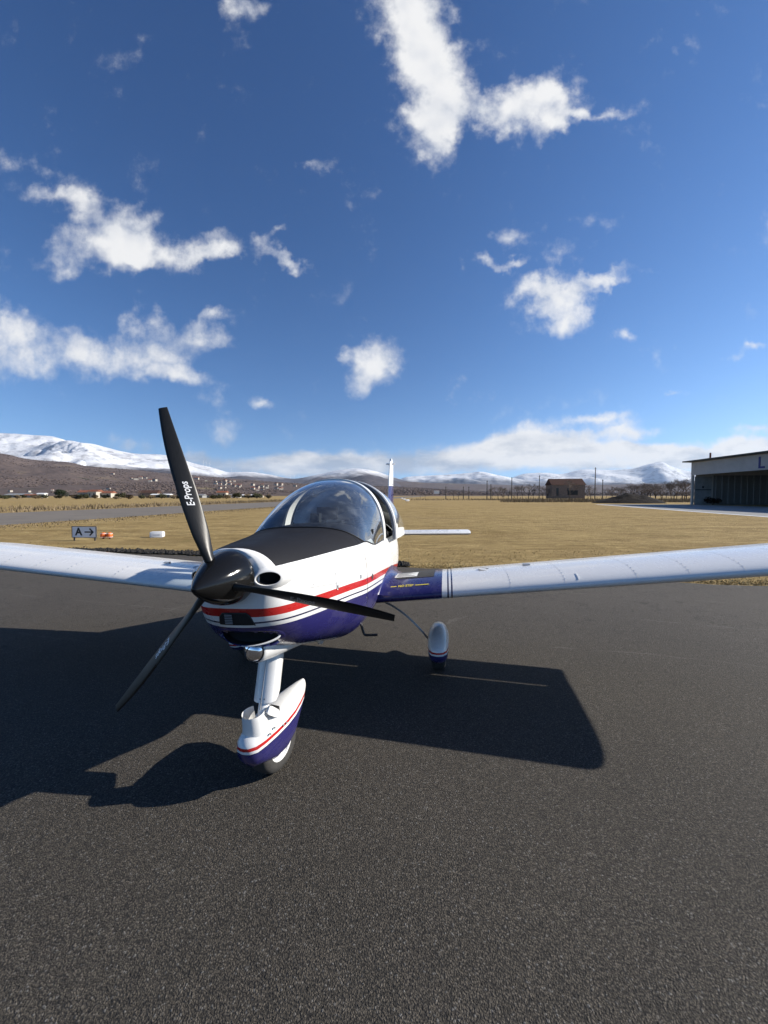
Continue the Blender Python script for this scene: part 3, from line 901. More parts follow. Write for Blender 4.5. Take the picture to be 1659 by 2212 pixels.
def is_glass(a, th):
    e = min(th, math.pi - th)
    return a < 3.52 - .25 * (1 - min(1, e / .7)) and e > .10 + .10 * max(0, (2.75 - a) / .4) * 1.0
can = can_grid(al, is_glass, 'canopy', 'glass')
can_grid(al, lambda a, th: not is_glass(a, th), 'canopy_skirt', 'white', .002, can)
def band(name, a0, a1, g0, g1, mt):
    rr = []
    for a, g in ((a0, g0), (a0, g1), (a1, g1), (a1, g0)):
        rr.append([can_pt(a, math.pi * i / NT_, g) for i in range(NT_ + 1)])
    return MB().loft(rr + [rr[0]], False).build(name, mt, can, 40)
band('canopy_front_trim', A0 + .008, A0 + .050, -.02, .006, 'trimgrey')
band('canopy_frame', A0 + .050, A0 + .102, -.015, .010, 'white')

# ---- cockpit
tub = []
for a in [1.655 + .1 * i for i in range(16)]:
    row = []
    for ph in [-math.pi / 2 + i * math.pi / 2 / 10 for i in range(11)]:
        x, y, z = body_pt(a, ph); row.append((max(0, x - .02), y, z + .03))
    x = body_L(a, sill(a)) - .02
    row.append((x, a, sill(a) - .002))
    tub.append([(-p[0], p[1], p[2]) for p in reversed(row[1:])] + row)
MB().loft(tub, False).build('cockpit_lining', 'interior', plane)
panel = MB().box((0, 1.66, 1.20), (.94, .04, .36)).build('instrument_panel', 'black', plane)
gsh = []
for a in (1.50, 1.62, 1.72, 1.78):
    gsh.append([(.43 * q, a, body_Z(1.6, .43 * q) - .028 - (.0 if a < 1.75 else .02)) for q in [i / 10 - 1 for i in range(21)]])
MB().loft(gsh, False).build('glareshield', 'interior', panel)
MB().box((-.03, 1.70, 1.47), (.075, .07, .09)).tube([(-.03, 1.67, 1.475), (-.03, 1.655, 1.475)], .035, 12).build('compass', 'black', panel)
for s in (1, -1):
    sm = []
    for (y, z, w) in ((2.05, .78, .19), (2.10, .86, .205), (2.45, .84, .205), (2.52, .88, .205), (2.66, 1.28, .185), (2.68, 1.34, .14)):
        sm.append([(s * .25 + w * q, y, z + .02 * (1 - q * q)) for q in (-1, -.8, 0, .8, 1)])
    back = [[(p[0], p[1] + .09, p[2] - .06) for p in r] for r in sm]
    st_ = MB().loft(sm, False).loft(back, False)
    st_.loft([[sm[i][0] for i in range(6)], [back[i][0] for i in range(6)]], False).loft([[sm[i][4] for i in range(6)], [back[i][4] for i in range(6)]], False)
    se = st_.build('seat', 'seat', plane)
    MB().box((s * .25, 2.74, 1.47), (.22, .08, .14)).build('headrest', 'seat', se, 30)
    MB().tube([(s * .25, 2.0, .75), (s * .25, 1.95, 1.05), (s * .25, 1.90, 1.12)], .014, 8).build('control_stick', 'black', plane)
# pale rear bulkhead behind the seats
MB().box((0, 3.10, 1.02), (.86, .02, .40)).build('rear_bulkhead', 'interior', plane)
dark_sh = [[can_pt(a, R(q), -.03) for q in range(24, 101, 7)] for a in (2.42, 2.6, 2.8, 3.0, 3.2)]
MB().loft(dark_sh, False).build('added_dark_sheet', 'interior', can)  # added dark sheet that darkens the right side of the glass

# ---- wings
WC = 1.40; LE = 1.61
def foil(t, up):
    """chord fraction t -> height for chord 1"""
    th = .126 * 5 * (.2969 * math.sqrt(t) - .1260 * t - .3516 * t * t + .2843 * t ** 3 - .1020 * t ** 4)
    m, p = .022, .38
    yc = m / p ** 2 * (2 * p * t - t * t) if t < p else m / (1 - p) ** 2 * ((1 - 2 * p) + 2 * p * t - t * t)
    return yc + (th if up else -th)
INC = R(3.4)
SPAN = 4.30
def wing_pt(L, t, zf, ch=WC):
    a = t * ch; z = zf * ch
    return (L, LE + a * math.cos(INC) + z * math.sin(INC), 0.766 + .090 * abs(L) - a * math.sin(INC) + z * math.cos(INC))
SLOT_U, SLOT_L = .745, .715
def main_section(L, k=1.0, sh=0):
    up = [(.5 * (1 - math.cos(math.pi * i / 40)) * 1.0) for i in range(41)]
    U = [t for t in up if t < SLOT_U - .005] + [SLOT_U]; Lo = [t for t in up if t < SLOT_L - .005] + [SLOT_L]
    pts = [wing_pt(L, sh + t * (1 - sh), foil(t, True) * k) for t in reversed(U)] + [wing_pt(L, sh + t * (1 - sh), foil(t, False) * k) for t in Lo[1:]]
    return pts
def flap_section(L, drop=0.0, t1=1.0):
    gap = .017 if L > 0 else .004
    U = [SLOT_U + gap + (t1 - SLOT_U - gap) * i / 6 for i in range(7)]; Lo = [SLOT_L + gap + (t1 - SLOT_L - gap) * i / 6 for i in range(7)]
    P = [(t, foil(t, True)) for t in reversed(U)] + [(t, foil(t, False)) for t in Lo[:-1]]
    hx, hz = .73, foil(.73, True) * .3; c, s = math.cos(drop), math.sin(drop)
    return [wing_pt(L, hx + (t - hx) * c + (z - hz) * s, hz + (z - hz) * c - (t - hx) * s) for t, z in P]
def full_section(L, k, sh):
    up = [.5 * (1 - math.cos(math.pi * i / 30)) for i in range(31)]
    return [wing_pt(L, sh + t * (1 - sh * 1.3), foil(t, True) * k) for t in reversed(up)] + [wing_pt(L, sh + t * (1 - sh * 1.3), foil(t, False) * k) for t in up[1:-1]]
for s in (1, -1):
    Ls = [.35, .5, .7, .9, 1.02, 1.1, 1.3, 1.6, 2, 2.5, 3, 3.5, 4.1, 4.20]
    wg = MB().loft([main_section(s * L) for L in Ls], True, True, True).build('wing', 'wing', plane, 35)
    fl = MB().loft([flap_section(s * L) for L in (.56, 1.02, 1.1, 1.5, 2.14)], True, True, True).build('flap', 'wing', wg, 35)
    ai = MB().loft([flap_section(s * L, R(0)) for L in (2.16, 2.8, 3.4, 4.18)], True, True, True).build('aileron', 'wing', wg, 35)
    tip = MB().loft([full_section(s * L, k, sh) for L, k, sh in ((4.204, 1, 0), (4.25, .88, .012), (4.285, .6, .035), (4.30, .25, .06))], True, True, True).build('wing_tip', 'white', wg, 50)
    # small fittings on the upper skin
    def top(L, t, off=0.002):
        p = wing_pt(s * L, t, foil(t, True)); return Vector(p) + Vector((0, 0, off))
    arc = [0.0]; tt_ = [i / 400 for i in range(401)]
    for q in range(400): arc.append(arc[-1] + WC * math.hypot(tt_[q + 1] - tt_[q], foil(tt_[q + 1], True) - foil(tt_[q], True)))
    def arct(sv): return float(np.interp(sv, arc, tt_))
    MB().disc(top(1.38, .30), (0, .05, 1), .045, 20).build('fuel_cap', 'wprint', wg)
    MB().tube([top(1.38, .30, .004) + Vector((.045 * math.cos(R(q)), .045 * math.sin(R(q)), 0)) for q in range(0, 361, 20)], .0025, 5).build('fuel_cap_ring', 'gprint', wg)
    MB().box(top(1.75, .33, .006), (.06, .03, .016)).build('fuel_vent', 'metal', wg)
    if s > 0: st0 = [wing_pt(s * (2.05 + .0), t, foil(t, True)) for t in (.02, .03, .045, .06, .075)]
    if s > 0: MB().tube([Vector(p) + Vector((0, -.002, .003)) for p in st0], .0022, 6).build('stall_strip', 'wprint', wg)
    for L in (1.55, 1.95, 2.45, 2.8, 3.15, 3.5, 3.85):
        sl = [Vector(wing_pt(s * L, t, foil(t, True))) + Vector((0, -.0008, .0010)) for t in (.004, .01, .02, .03, .04, .055, .07, .09, .11, .14, .18, .22, .28, .34, .40, .47, .55, .62, .70)]
        MB().loft([[p - Vector((.0012, 0, 0)) for p in sl], [p + Vector((.0012, 0, 0)) for p in sl]], False).build('skin_lap', 'lap', wg, fixn=False)
        for t in (.03, .055, .09, .13):
            p = Vector(wing_pt(s * L, t, foil(t, True)))
            MB().disc(p + Vector((0, -.0022, .0018)), (0, -.75, .66), .0070, 6).build('rivet', 'wprint', wg, smooth=False)
    if True:
        # black walkway on the inner panel
        wv = []; ts = [.20 + .54 * i / 10 for i in range(11)]
        for L in (.56, .75, .95):
            wv.append([top(L, t, .003) for t in ts])
        wk = MB().loft(wv, False).build('walkway', 'walk', wg)
        lab = [[top(L, t, .006) for t in (.23, .29, .35, .40)] for L in (.60, .70, .80)]
        if s > 0:
            MB().loft(lab, False).build('placard', 'placard', wk)
            for q in range(5):
                t = .25 + q * .03
                MB().loft([[top(L, t, .0075), top(L, t + .012, .0075)] for L in (.615, .70 - .02 * (q % 2), .775 - .03 * (q % 3))], False).build('placard_text', 'gprint', wk)
    if s > 0:
        V, F = text_mesh('NO STEP', .052, 0, 0, .0012)
        TV = [Vector(wing_pt(.722 + tx * .62, arct(.135 + ty), foil(arct(.135 + ty), True))) + Vector((0, -.002, .003)) for tx, ty, tz in V]
        obj('no_step_lettering', TV, F, 'yellow', wg, smooth=False)
        for (x0, x1) in ((.545, .645), (.80, .915)):
            MB().loft([[Vector(wing_pt(L, arct(q), foil(arct(q), True))) + Vector((0, -.002, .003)) for q in (.129, .141)] for L in (x0, x1)], False).build('no_step_line', 'yellow', wg)
    # root fillet
    rows = []
    for i in range(25):
        t = i / 24 * .98 + .005
        w0 = Vector(wing_pt(s * .64, t, foil(t, True))) + Vector((0, 0, .001))
        z1 = w0.z + .004 + .10 * min(1, t * 2.2) ** .8 * (1 - .35 * t)
        a1 = w0.y
        b0 = Vector((s * (body_L(a1, z1) - .001), a1, z1))
        wi = Vector(wing_pt(s * (body_L(a1, w0.z) + .0), t, foil(t, True)))
        rows.append([b0 * (1 - q) ** 2 + Vector((wi.x, wi.y, wi.z + .006)) * 2 * q * (1 - q) + w0 * q * q for q in [k / 8 for k in range(9)]])
    MB().loft(rows, False).build('wing_root_fillet', 'wing', plane, 60)

# ---- tail
rows = []
for z, a0, a1, th in [(1.02, 5.35, 6.38, .05), (1.3, 5.55, 6.42, .045), (1.7, 5.78, 6.46, .04), (2.1, 5.98, 6.50, .034), (2.28, 6.06, 6.52, .03), (2.33, 6.12, 6.50, .012)]:
    row = []
    for j in range(24):
        t = j / 24 * 2; tt = t if t <= 1 else 2 - t; sg = 1 if t <= 1 else -1
        row.append((sg * th * 2.4 * (math.sqrt(tt + 1e-9) * (1 - tt)) , a0 + (a1 - a0) * tt, z))
    rows.append(row)
fin = MB().loft(rows, True, True, True).build('tail_fin', 'fin', plane, 45)
MB().tube([(0, 6.2, 2.32), (0, 6.2, 2.38)], [.03, .022], 12).build('beacon', 'plasticw', fin)
for s in (1, -1):
    MB().tube([(s * .02, 6.15, 2.27), (s * .085, 6.15, 2.275)], .016, 8).build('antenna', 'plasticw', fin)
    rows = []
    for L, a0, a1 in [(.03, 5.52, 6.2), (.7, 5.52, 6.2), (1.44, 5.52, 6.2), (1.48, 5.54, 6.18)]:
        k = 1 if L < 1.45 else .6
        rows.append([(s * L, a0 + (a1 - a0) * (tt := (j / 12 if j <= 12 else 2 - j / 12)), (.965) + k * (1 if j <= 12 else -1) * .11 * math.sqrt(tt + 1e-9) * (1 - tt)) for j in range(24)])
    MB().loft(rows, True, True, True).build('stabilator', 'white', plane, 45)

# ---- landing gear
def tyre(cx, ca, cz, rad, wid, yaw, name, parent):
    Mx = Matrix.Rotation(yaw, 3, 'Z'); rows = []
    prof = [(-.5, .60), (-.52, .75), (-.48, .90), (-.36, .975), (-.18, 1.0), (.18, 1.0), (.36, .975), (.48, .90), (.52, .75), (.5, .60)]
    for j in range(36):
        t = 2 * math.pi * j / 36
        rows.append([Vector((cx, ca, cz)) + Mx @ Vector((px * wid, rad * pr * math.cos(t), rad * pr * math.sin(t))) for px, pr in prof])
    o = MB().loft(rows + [rows[0]], False).build(name, 'rubber', parent, 60)
    h = MB()
    for q in (-.49, .49):
        h.loft([[Vector((cx, ca, cz)) + Mx @ Vector((q * wid, rad * r * math.cos(2 * math.pi * j / 24), rad * r * math.sin(2 * math.pi * j / 24))) for j in range(24)] for r in (.60, .48)], True)
        h.loft([[Vector((cx, ca, cz)) + Mx @ Vector((q * wid * k, rad * r * math.cos(2 * math.pi * j / 24), rad * r * math.sin(2 * math.pi * j / 24))) for j in range(24)] for r, k in ((.5, 1), (.42, .7), (.2, .8), (.12, 1.1))], True, False, True)
    h.build('wheel_rim', 'white', o, 40)
    return o
def pant(stations, cx, ca, dz, yaw, name, parent):
    Mx = Matrix.Rotation(yaw, 3, 'Z'); rows = []
    for (s, w, z0, z1, nn) in stations:
        row = []
        for j in range(28):
            t = 2 * math.pi * j / 28; c, sn = math.cos(t), math.sin(t)
            x = w * math.copysign(abs(c) ** (2 / nn), c); z = (z0 + z1) / 2 + (z1 - z0) / 2 * math.copysign(abs(sn) ** (2 / nn), sn)
            p = Mx @ Vector((x, s, 0)); row.append((cx + p.x, ca + p.y, z + dz))
        rows.append(row)
    return MB().loft(rows, True, True, True).build(name, 'pant', parent, 55)
# nose wheel, steered a little
NGA = .70; YAW = -R(13)
ngy = tyre(0, NGA, .168, .168, .125, YAW, 'nose_tyre', plane)
PT = [(-.24, .012, .27, .30, 2), (-.23, .045, .215, .325, 2.2), (-.20, .075, .17, .345, 2.3), (-.14, .088, .150, .360, 2.9), (-.05, .098, .108, .372, 3.2), (.05, .100, .104, .380, 3.2), (.14, .090, .13, .384, 3.0), (.23, .067, .19, .386, 2.6), (.31, .042, .24, .384, 2.4), (.37, .018, .30, .376, 2.2)]
npn = pant(PT, 0, 0, 0, 0, 'nose_wheel_fairing', plane)
npn.location = (0, NGA, 0); npn.rotation_euler = (R(5.5), 0, YAW)
# rounded fork cover ahead of the leg (all in the fairing's own axes)
rows = []
for k in range(11):
    t = k / 10; z = .325 + .125 * t
    rr = .068 * (1 - .10 * t ** 2 + .12 * (1 - t) ** 3)
    rows.append([(rr * math.cos(R(q)), -.115 - .010 * t + rr * 1.05 * math.sin(R(q)), z) for q in range(130, 411, 10)])
MB().loft(rows, False).build('fork_cover', 'white', npn, 60)
rows = []
for (y, z, h) in ((-.085, .455, .018), (-.07, .44, .024), (-.02, .39, .022), (.005, .365, .014)):
    rows.append([(.066 + e, y + h * c_, z + h * s_) for e, c_, s_ in ((0, -.7, -.7), (.012, -.7, -.7), (.012, .7, .7), (0, .7, .7))])
MB().loft(rows, True, True, True).build('fork_link', 'white', npn, 30)
for q in ((.078, -.072, .442), (.078, -.022, .39), (.100, -.07, .335), (.100, -.11, .325), (.106, .0, .305), (.106, .03, .30)):
    MB().tube([(q[0] - .012, q[1], q[2]), (q[0] - .001, q[1], q[2])], .005, 8).build('bolt', 'legmetal', npn)
MB().box((.03, .0, .385), (.06, .06, .03)).build('fork_dark_block', 'dark', npn)  # solid dark block standing in for the shade at the fork
# leg with its streamlined sleeve
lg = MB().tube([(0, .745, .86), (0, .575, .40)], .030, 14).build('nose_leg', 'white', plane)
rows = []
for t in [i / 10 for i in range(11)]:
    a = .712 - .098 * t; z = .735 - .262 * t
    rows.append([(.068 * math.sin(R(q)), a - .048 * math.cos(R(q)) + (.0 if abs(q) <= 90 else .085 * (-math.cos(R(q)))), z + (.03 * max(0, -math.cos(R(q))) if t > .99 else 0)) for q in range(-180, 180, 15)])
MB().loft(rows, True, True, True).build('leg_sleeve', 'white', lg, 60)
for t in (.06, .92):
    for q in (-.012, .014):
        MB().disc((q, .712 - .098 * t - .0485, .735 - .262 * t), (0, -1, .3), .005, 8).build('screw', 'legmetal', lg, smooth=False)
MB().tube([(.0, .70, .78), (-.002, .655, .70), (-.004, .60, .56), (-.004, .555, .44)], .004, 6).build('brake_line', 'legmetal', lg)
# main legs: curved springs with faired wheels
for s in (1, -1):
    dz = -s * .97 * ROLL
    rows = []
    for i in range(15):
        t = i / 14
        L = .25 + .67 * t; z = .66 - .02 * t - .42 * t ** 2.1
        slope = .42 * 2.1 * t ** 1.1
        w_ = .036 - .010 * t
        nx, nz = slope, .67; q = math.hypot(nx, nz); nx /= q; nz /= q
        rows.append([(s * (L + nx * e), 2.26 + b, z + nz * e + dz * t) for b, e in ((-w_, 0), (0, .010), (w_, 0), (0, -.010))])
    ml = MB().loft(rows, True, True, True).build('main_leg', 'legmetal', plane, 60)
    tyre(s * .97, 2.27, .175 + dz, .175, .13, 0, 'main_tyre', plane)
    pant([(-.35, .012, .25, .28, 2), (-.335, .05, .205, .315, 2.2), (-.29, .078, .165, .352, 2.3), (-.20, .094, .130, .392, 2.4), (-.08, .100, .115, .418, 2.5), (.05, .099, .112, .420, 2.5), (.18, .088, .130, .395, 2.4), (.30, .064, .165, .35, 2.2), (.42, .03, .22, .30, 2.1), (.47, .008, .25, .27, 2)], s * .97, 2.27, dz + .045, 0, 'main_wheel_fairing', plane).location.z = -.045
    # boarding step
    MB().tube([(s * .36, 1.50, .72), (s * .405, 1.50, .565), (s * .412, 1.50, .556), (s * .425, 1.50, .553), (s * .515, 1.50, .558)], .0105, 8).build('boarding_step', 'black', plane)
MB().tube([(.19, 1.02, .72), (.20, 1.05, .655)], .020, 12).build('exhaust_pipe', 'legmetal', plane)
MB().tube([(.30, 1.34, .70), (.305, 1.35, .615)], .008, 8).build('drain_tube', 'black', plane)
# ================================================================== LAND AND DISTANCE
HOR = 1.67
def fb(x, y, s=0, o=4):
    return mnoise.fractal(Vector((x, y, s)), 1.0, 2.0, o)
def ridge_range(name, sky, d0, d1, mt, rough, nu=220, nt=40, seed=0, u0=-1.8, u1=1.8, hump=1.25, back=True):
    """hills whose crest runs at distance d1; sky = (bearing tangent, crest elevation tangent)"""
    us = [p[0] for p in sky]; vs = [p[1] for p in sky]
    crest = pchip(us, vs)
    V = []; F = []; rows = nt + (8 if back else 0)
    for k in range(rows + 1):
        for i in range(nu + 1):
            u = u0 + (u1 - u0) * i / nu
            d1u = d1(u) if callable(d1) else d1; d0u = d0
            if k <= nt:
                t = k / nt; D = d0u + (d1u - d0u) * t
                hc = HOR + crest(u) * d1u
                x, y = u * D, D
                sc = (d1u - d0u)
                n = fb(x / sc * 3.2, y / sc * 2.2, seed, 5)
                g = 1 - abs(fb(x / sc * 2.0 + 7, y / sc * 1.0, seed + 3, 3)) * 1.6
                z = hc * (t ** hump) + rough * hc * (n * .55 + (g - .5) * .5) * t * (1 - t) * 2.4
                z += hc * .035 * fb(x / sc * 16, y / sc * 16, seed + 5, 3) * min(1, 2.0 * t) * (1.0 if k < nt else .35)
                if k == 0: z = -2
                z = min(z, HOR + crest(u) * D * 1.0 + (0 if k == nt else -.002 * D * (1 - t)))
            else:
                t = (k - nt) / 8; D = d1u * (1 + .5 * t); x, y = u * D, D
                z = (HOR + crest(u) * d1u) * (1 - t * .9)
            V.append((x, y, z))
    n = nu + 1
    for k in range(rows):
        for i in range(nu):
            F.append((k * n + i, k * n + i + 1, (k + 1) * n + i + 1, (k + 1) * n + i))
    o = tag(obj(name, V, F, mt, None, 180, True), kind='structure')
    return o, V, n
U = lambda px: (px - 829.5) / 850
E_ = lambda py: (1069 - py) / 850
def S(*pts): return [(U(x), E_(y)) for x, y in pts]
snowA = S((-700, 960), (-350, 930), (-120, 940), (0, 936), (40, 938), (79, 941), (114, 943), (138, 949), (159, 955), (201, 959), (233, 967), (265, 975), (304, 981), (344, 982), (370, 985), (417, 1000), (467, 1012), (496, 1020), (533, 1019), (582, 1025), (635, 1034), (682, 1026), (731, 1016), (771, 1012), (807, 1017), (854, 1032), (900, 1045), (980, 1062))
snowB = S((800, 1050), (860, 1036), (881, 1030), (929, 1027), (971, 1025), (1008, 1022), (1037, 1019), (1074, 1026), (1127, 1036), (1180, 1042), (1260, 1052), (1400, 1062))
snowC = S((1050, 1050), (1100, 1034), (1135, 1023), (1175, 1021), (1207, 1024), (1261, 1014), (1310, 1015), (1360, 1013), (1398, 1003), (1425, 998), (1452, 1009), (1490, 1018), (1600, 1010), (1800, 1000), (2100, 1005), (2400, 1010))
woodA = S((-700, 960), (-300, 965), (-60, 972), (0, 979), (26, 983), (53, 990), (106, 996), (148, 998), (185, 1006), (238, 1011), (291, 1015), (344, 1021), (384, 1024), (450, 1029), (520, 1035), (600, 1041), (680, 1046), (780, 1049), (870, 1052), (960, 1057), (1060, 1062), (1200, 1064), (1500, 1064), (2300, 1062))
woodB = S((500, 1055), (700, 1046), (870, 1040), (930, 1043), (1000, 1045), (1080, 1047), (1150, 1049), (1300, 1047), (1420, 1045), (1600, 1045), (2300, 1045))
ridge_range('snowy_mountains', snowA, 3600, 8200, 'snowA', .75, 300, 60, 1, -1.8, .18)
ridge_range('snowy_foothill', S((20, 1000), (60, 986), (100, 969), (125, 958), (150, 952), (185, 959), (220, 975), (262, 990), (320, 1006)), 4200, 6200, 'snowF', .7, 120, 40, 8, U(20), U(320))
ridge_range('far_snowy_mountains', snowC, 9000, 13500, 'snowB', .7, 200, 46, 2, .26, 1.85)
ridge_range('middle_snowy_mountains', snowB, 7500, 10800, 'snowB', .7, 160, 46, 3, -.03, .67)
ridge_range('lower_slopes', woodB, 3800, 5600, 'wood', .4, 160, 24, 4, -.39, 1.75)
wo_, WV, WN = ridge_range('wooded_hill', woodA, 620, lambda u: 2500 + 700 * min(1, max(0, (u + 1.0))), 'wood', .45, 300, 50, 5, -1.8, 1.75, 1.15)
WVn = np.array(WV[:51 * WN]).reshape(51, WN, 3)
def on_hill(u, v):
    """first point of the wooded hill seen at bearing u and elevation v"""
    i = int(round((u + 1.8) / 3.55 * (WN - 1))); col = WVn[:, min(max(i, 0), WN - 1)]
    el = (col[:, 2] - HOR) / col[:, 1]
    for k in range(1, 51):
        if el[k] >= v: return col[k]
    return col[45]
# winter wood on the hill: bare crowns that read as one mass
rng = random.Random(3)
ico = [(0, 0, 1), (.89, 0, .25), (.28, .85, .25), (-.72, .53, .25), (-.72, -.53, .25), (.28, -.85, .25), (0, 0, -.4)]
icf = [(0, 1, 2), (0, 2, 3), (0, 3, 4), (0, 4, 5), (0, 5, 1), (6, 2, 1), (6, 3, 2), (6, 4, 3), (6, 5, 4), (6, 1, 5)]
V = []; F = []
for _ in range(24000):
    i = rng.randrange(20, WN - 40); k = int(2 + 47 * rng.random() ** 1.6)
    if fb(WVn[k, i, 0] / 260, WVn[k, i, 1] / 260, 9, 3) < -.16: continue
    a = WVn[k, i]; b = WVn[k + 1 if k < 50 else k, min(i + 1, WN - 1)]; t = rng.random(); p = a + (b - a) * t
    r = rng.uniform(1.3, 3.2) * (1 + p[1] / 5000); ro = rng.random() * 6.28; n0 = len(V)
    for q in ico:
        j = rng.uniform(.7, 1.3); V.append((p[0] + r * j * (q[0] * math.cos(ro) - q[1] * math.sin(ro)), p[1] + r * j * (q[0] * math.sin(ro) + q[1] * math.cos(ro)), p[2] + r * .9 * j * q[2]))
    F += [tuple(n0 + z for z in f) for f in icf]
tag(obj('hillside_wood', V, F, 'wood', None, smooth=False), kind='stuff')

# ---- houses
def house(name, loc, w, d, h, roofh, rz, wall, roof, label, cat='house', group=None, wins=2, storeys=1):
    r = empty(name, loc, rz)
    MB().box((0, 0, h / 2 - .6), (w, d, h + 1.2)).build('wall', wall, r, smooth=False)
    e = .35
    V = [(-w / 2 - e, -d / 2 - e, h), (w / 2 + e, -d / 2 - e, h), (w / 2 + e, d / 2 + e, h), (-w / 2 - e, d / 2 + e, h), (-w / 2 - e, 0, h + roofh), (w / 2 + e, 0, h + roofh)]
    obj('roof', V, [(0, 1, 5, 4), (2, 3, 4, 5), (1, 2, 5), (3, 0, 4), (3, 2, 1, 0)], roof, r, smooth=False, fixn=True)
    for st in range(storeys):
        for k in range(wins):
            x = -w / 2 + w * (k + .5) / wins
            MB().box((x, -d / 2 - .02, h * (st + .55) / storeys), (.9, .06, min(1.2, h / storeys * .45))).build('window', 'winglass', r, smooth=False)
    return tag(r, label, cat, group)
def at(px, py, D): return ((px - 829.5) / 850 * D, D, max(0, 1.67 + (1069 - py) / 850 * D))
# hillside village: small pale houses
vill = []
for _ in range(26): vill.append((rng.uniform(462, 520), rng.uniform(1040, 1056)))
for _ in range(24): vill.append((rng.uniform(548, 612), rng.uniform(1048, 1060)))
vill += [(283, 1037), (291, 1040), (301, 1038), (320, 1036), (328, 1041), (336, 1041), (241, 1025), (239, 1058), (110, 1062), (20, 1063), (430, 1036), (445, 1040), (395, 1048), (60, 1064), (170, 1061), (640, 1052), (660, 1055)]
hv = [house('hillside_house', (0, 0, -50), 13, 9, 7, 2.6, 0, 'render', rf, 'small pale house with %s roof in the village on the wooded hillside' % lb, 'house', '%s-roofed houses on the wooded hillside' % lb, 3, 2) for rf, lb in (('redtile', 'red'), ('tile', 'dark'))]
for i, (px, py) in enumerate(vill):
    p = on_hill(U(px), E_(py)); o = hv[i] if i < 2 else dup(hv[i % 2])
    o.location = tuple(p); o.rotation_euler = (0, 0, rng.uniform(-.6, .6)); k = rng.uniform(.6, 1.0) * p[1] / 1500; o.scale = (k * rng.uniform(.8, 1.5), k, k)
# farm buildings beyond the runway
house('farmhouse', at(190, 1079, 240), 8, 6, 3.2, 1.3, .2, 'render', 'redtile', 'white farmhouse with red roof at the near end of the farm row beyond the runway')
house('farmhouse', at(208, 1080, 235), 5.5, 6, 3.6, 1.2, -.1, 'render', 'redtile', 'tallest white farmhouse with red roof in the farm row beyond the runway')
house('farmhouse', at(232, 1079, 238), 7.5, 6, 2.8, 1.2, .1, 'render', 'redtile', 'low white farmhouse with red roof closing the farm row beyond the runway')
house('white_cabin', at(92, 1078, 230), 3.8, 3, 2.3, .5, .1, 'plasticw', 'plasticw', 'small plain white box cabin beside the grey sheds beyond the runway', 'cabin', wins=0)
house('long_shed', at(45, 1078, 250), 13, 8, 1.6, 1.0, .05, 'shed', 'shed', 'low grey metal shed beyond the runway beside the white cabin', 'shed', wins=0)
house('long_shed', at(70, 1078, 240), 7, 5, 1.4, .8, .15, 'shed', 'redtile', 'low shed with a reddish roof beyond the runway beside the white cabin', 'shed', wins=0)
house('beige_house', at(324, 1074, 300), 13, 9, 3.2, 2.0, .2, 'brick', 'tile', 'large brownish house with dark hipped roof beyond the runway')
house('open_shed', at(350, 1079, 230), 10, 5, 1.7, .6, .12, 'winglass', 'plasticw', 'long low dark shed with white roof beyond the runway', 'shed', wins=0)
house('white_villa', at(481, 1077, 230), 5.2, 5, 3.0, 1.0, .1, 'render', 'redtile', 'white villa with red roof standing among sheds under the hillside village')
for i, (px, w) in enumerate(((432, 6), (452, 4.5), (508, 6), (533, 7), (560, 5))):
    house('roadside_shed', at(px, 1079, 225 + i * 6), w, 4, 1.4, .6, .1 * (i - 2), ('shed', 'render', 'plasticw', 'winglass', 'render')[i], ('shed', 'tile', 'shed', 'plasticw', 'tile')[i], 'small low shed in the row under the hillside village', 'shed', 'sheds under the hillside village', 0)
house('white_trailer', at(943, 1064, 400), 5.2, 2.4, 1.7, .12, 0, 'plasticw', 'plasticw', 'small white trailer parked far across the grass field', 'trailer', wins=0)
# ruined brick barn
hb = house('brick_barn', at(1219.5, 1070, 150), 11.6, 8, 3.9, 2.4, -.12, 'brick', 'tile', 'old brick barn with dark tiled roof among bare trees', 'barn', wins=1)
MB().box((-3.9, -4.03, 1.3), (.8, .12, 2.8)).build('door', 'winglass', hb, smooth=False)
MB().box((1.5, -4.03, 1.0), (3.6, .1, 1.7)).build('opening_dark_slab', 'winglass', hb, smooth=False)  # dark slab on the wall stands in for the barn's shaded inside

# ---- poles
pg = 'wooden poles along the far fence'
for px, y0, y1, D in ((963, 1068, 1051, 150), (1000.7, 1070, 1051, 150), (1012.6, 1070, 1051, 150), (1051.7, 1070, 1038, 140), (1060, 1070, 1046, 140), (1105, 1070, 1031, 135), (1164.4, 1070, 1027, 130), (1284.6, 1074, 1010, 120), (1301, 1072, 1036, 130)):
    x, y, _ = at(px, y0, D); hgt = (1069 - y1) / 850 * D + 1.67
    o = MB().tube([(0, 0, -.2), (0, 0, hgt * .5), (0, 0, hgt)], [.16, .14, .11], 8)
    o.box((0, 0, hgt - .3), (.5, .1, .1))
    q = o.build('utility_pole', 'pole'); q.location = (x, y, 0)
    tag(q, 'tall bare utility pole standing beside the brick barn' if px in (1164.4, 1284.6) else 'thin wooden pole in the line at the far edge of the grass field', 'pole', 'poles beside the brick barn' if px in (1164.4, 1284.6) else pg)

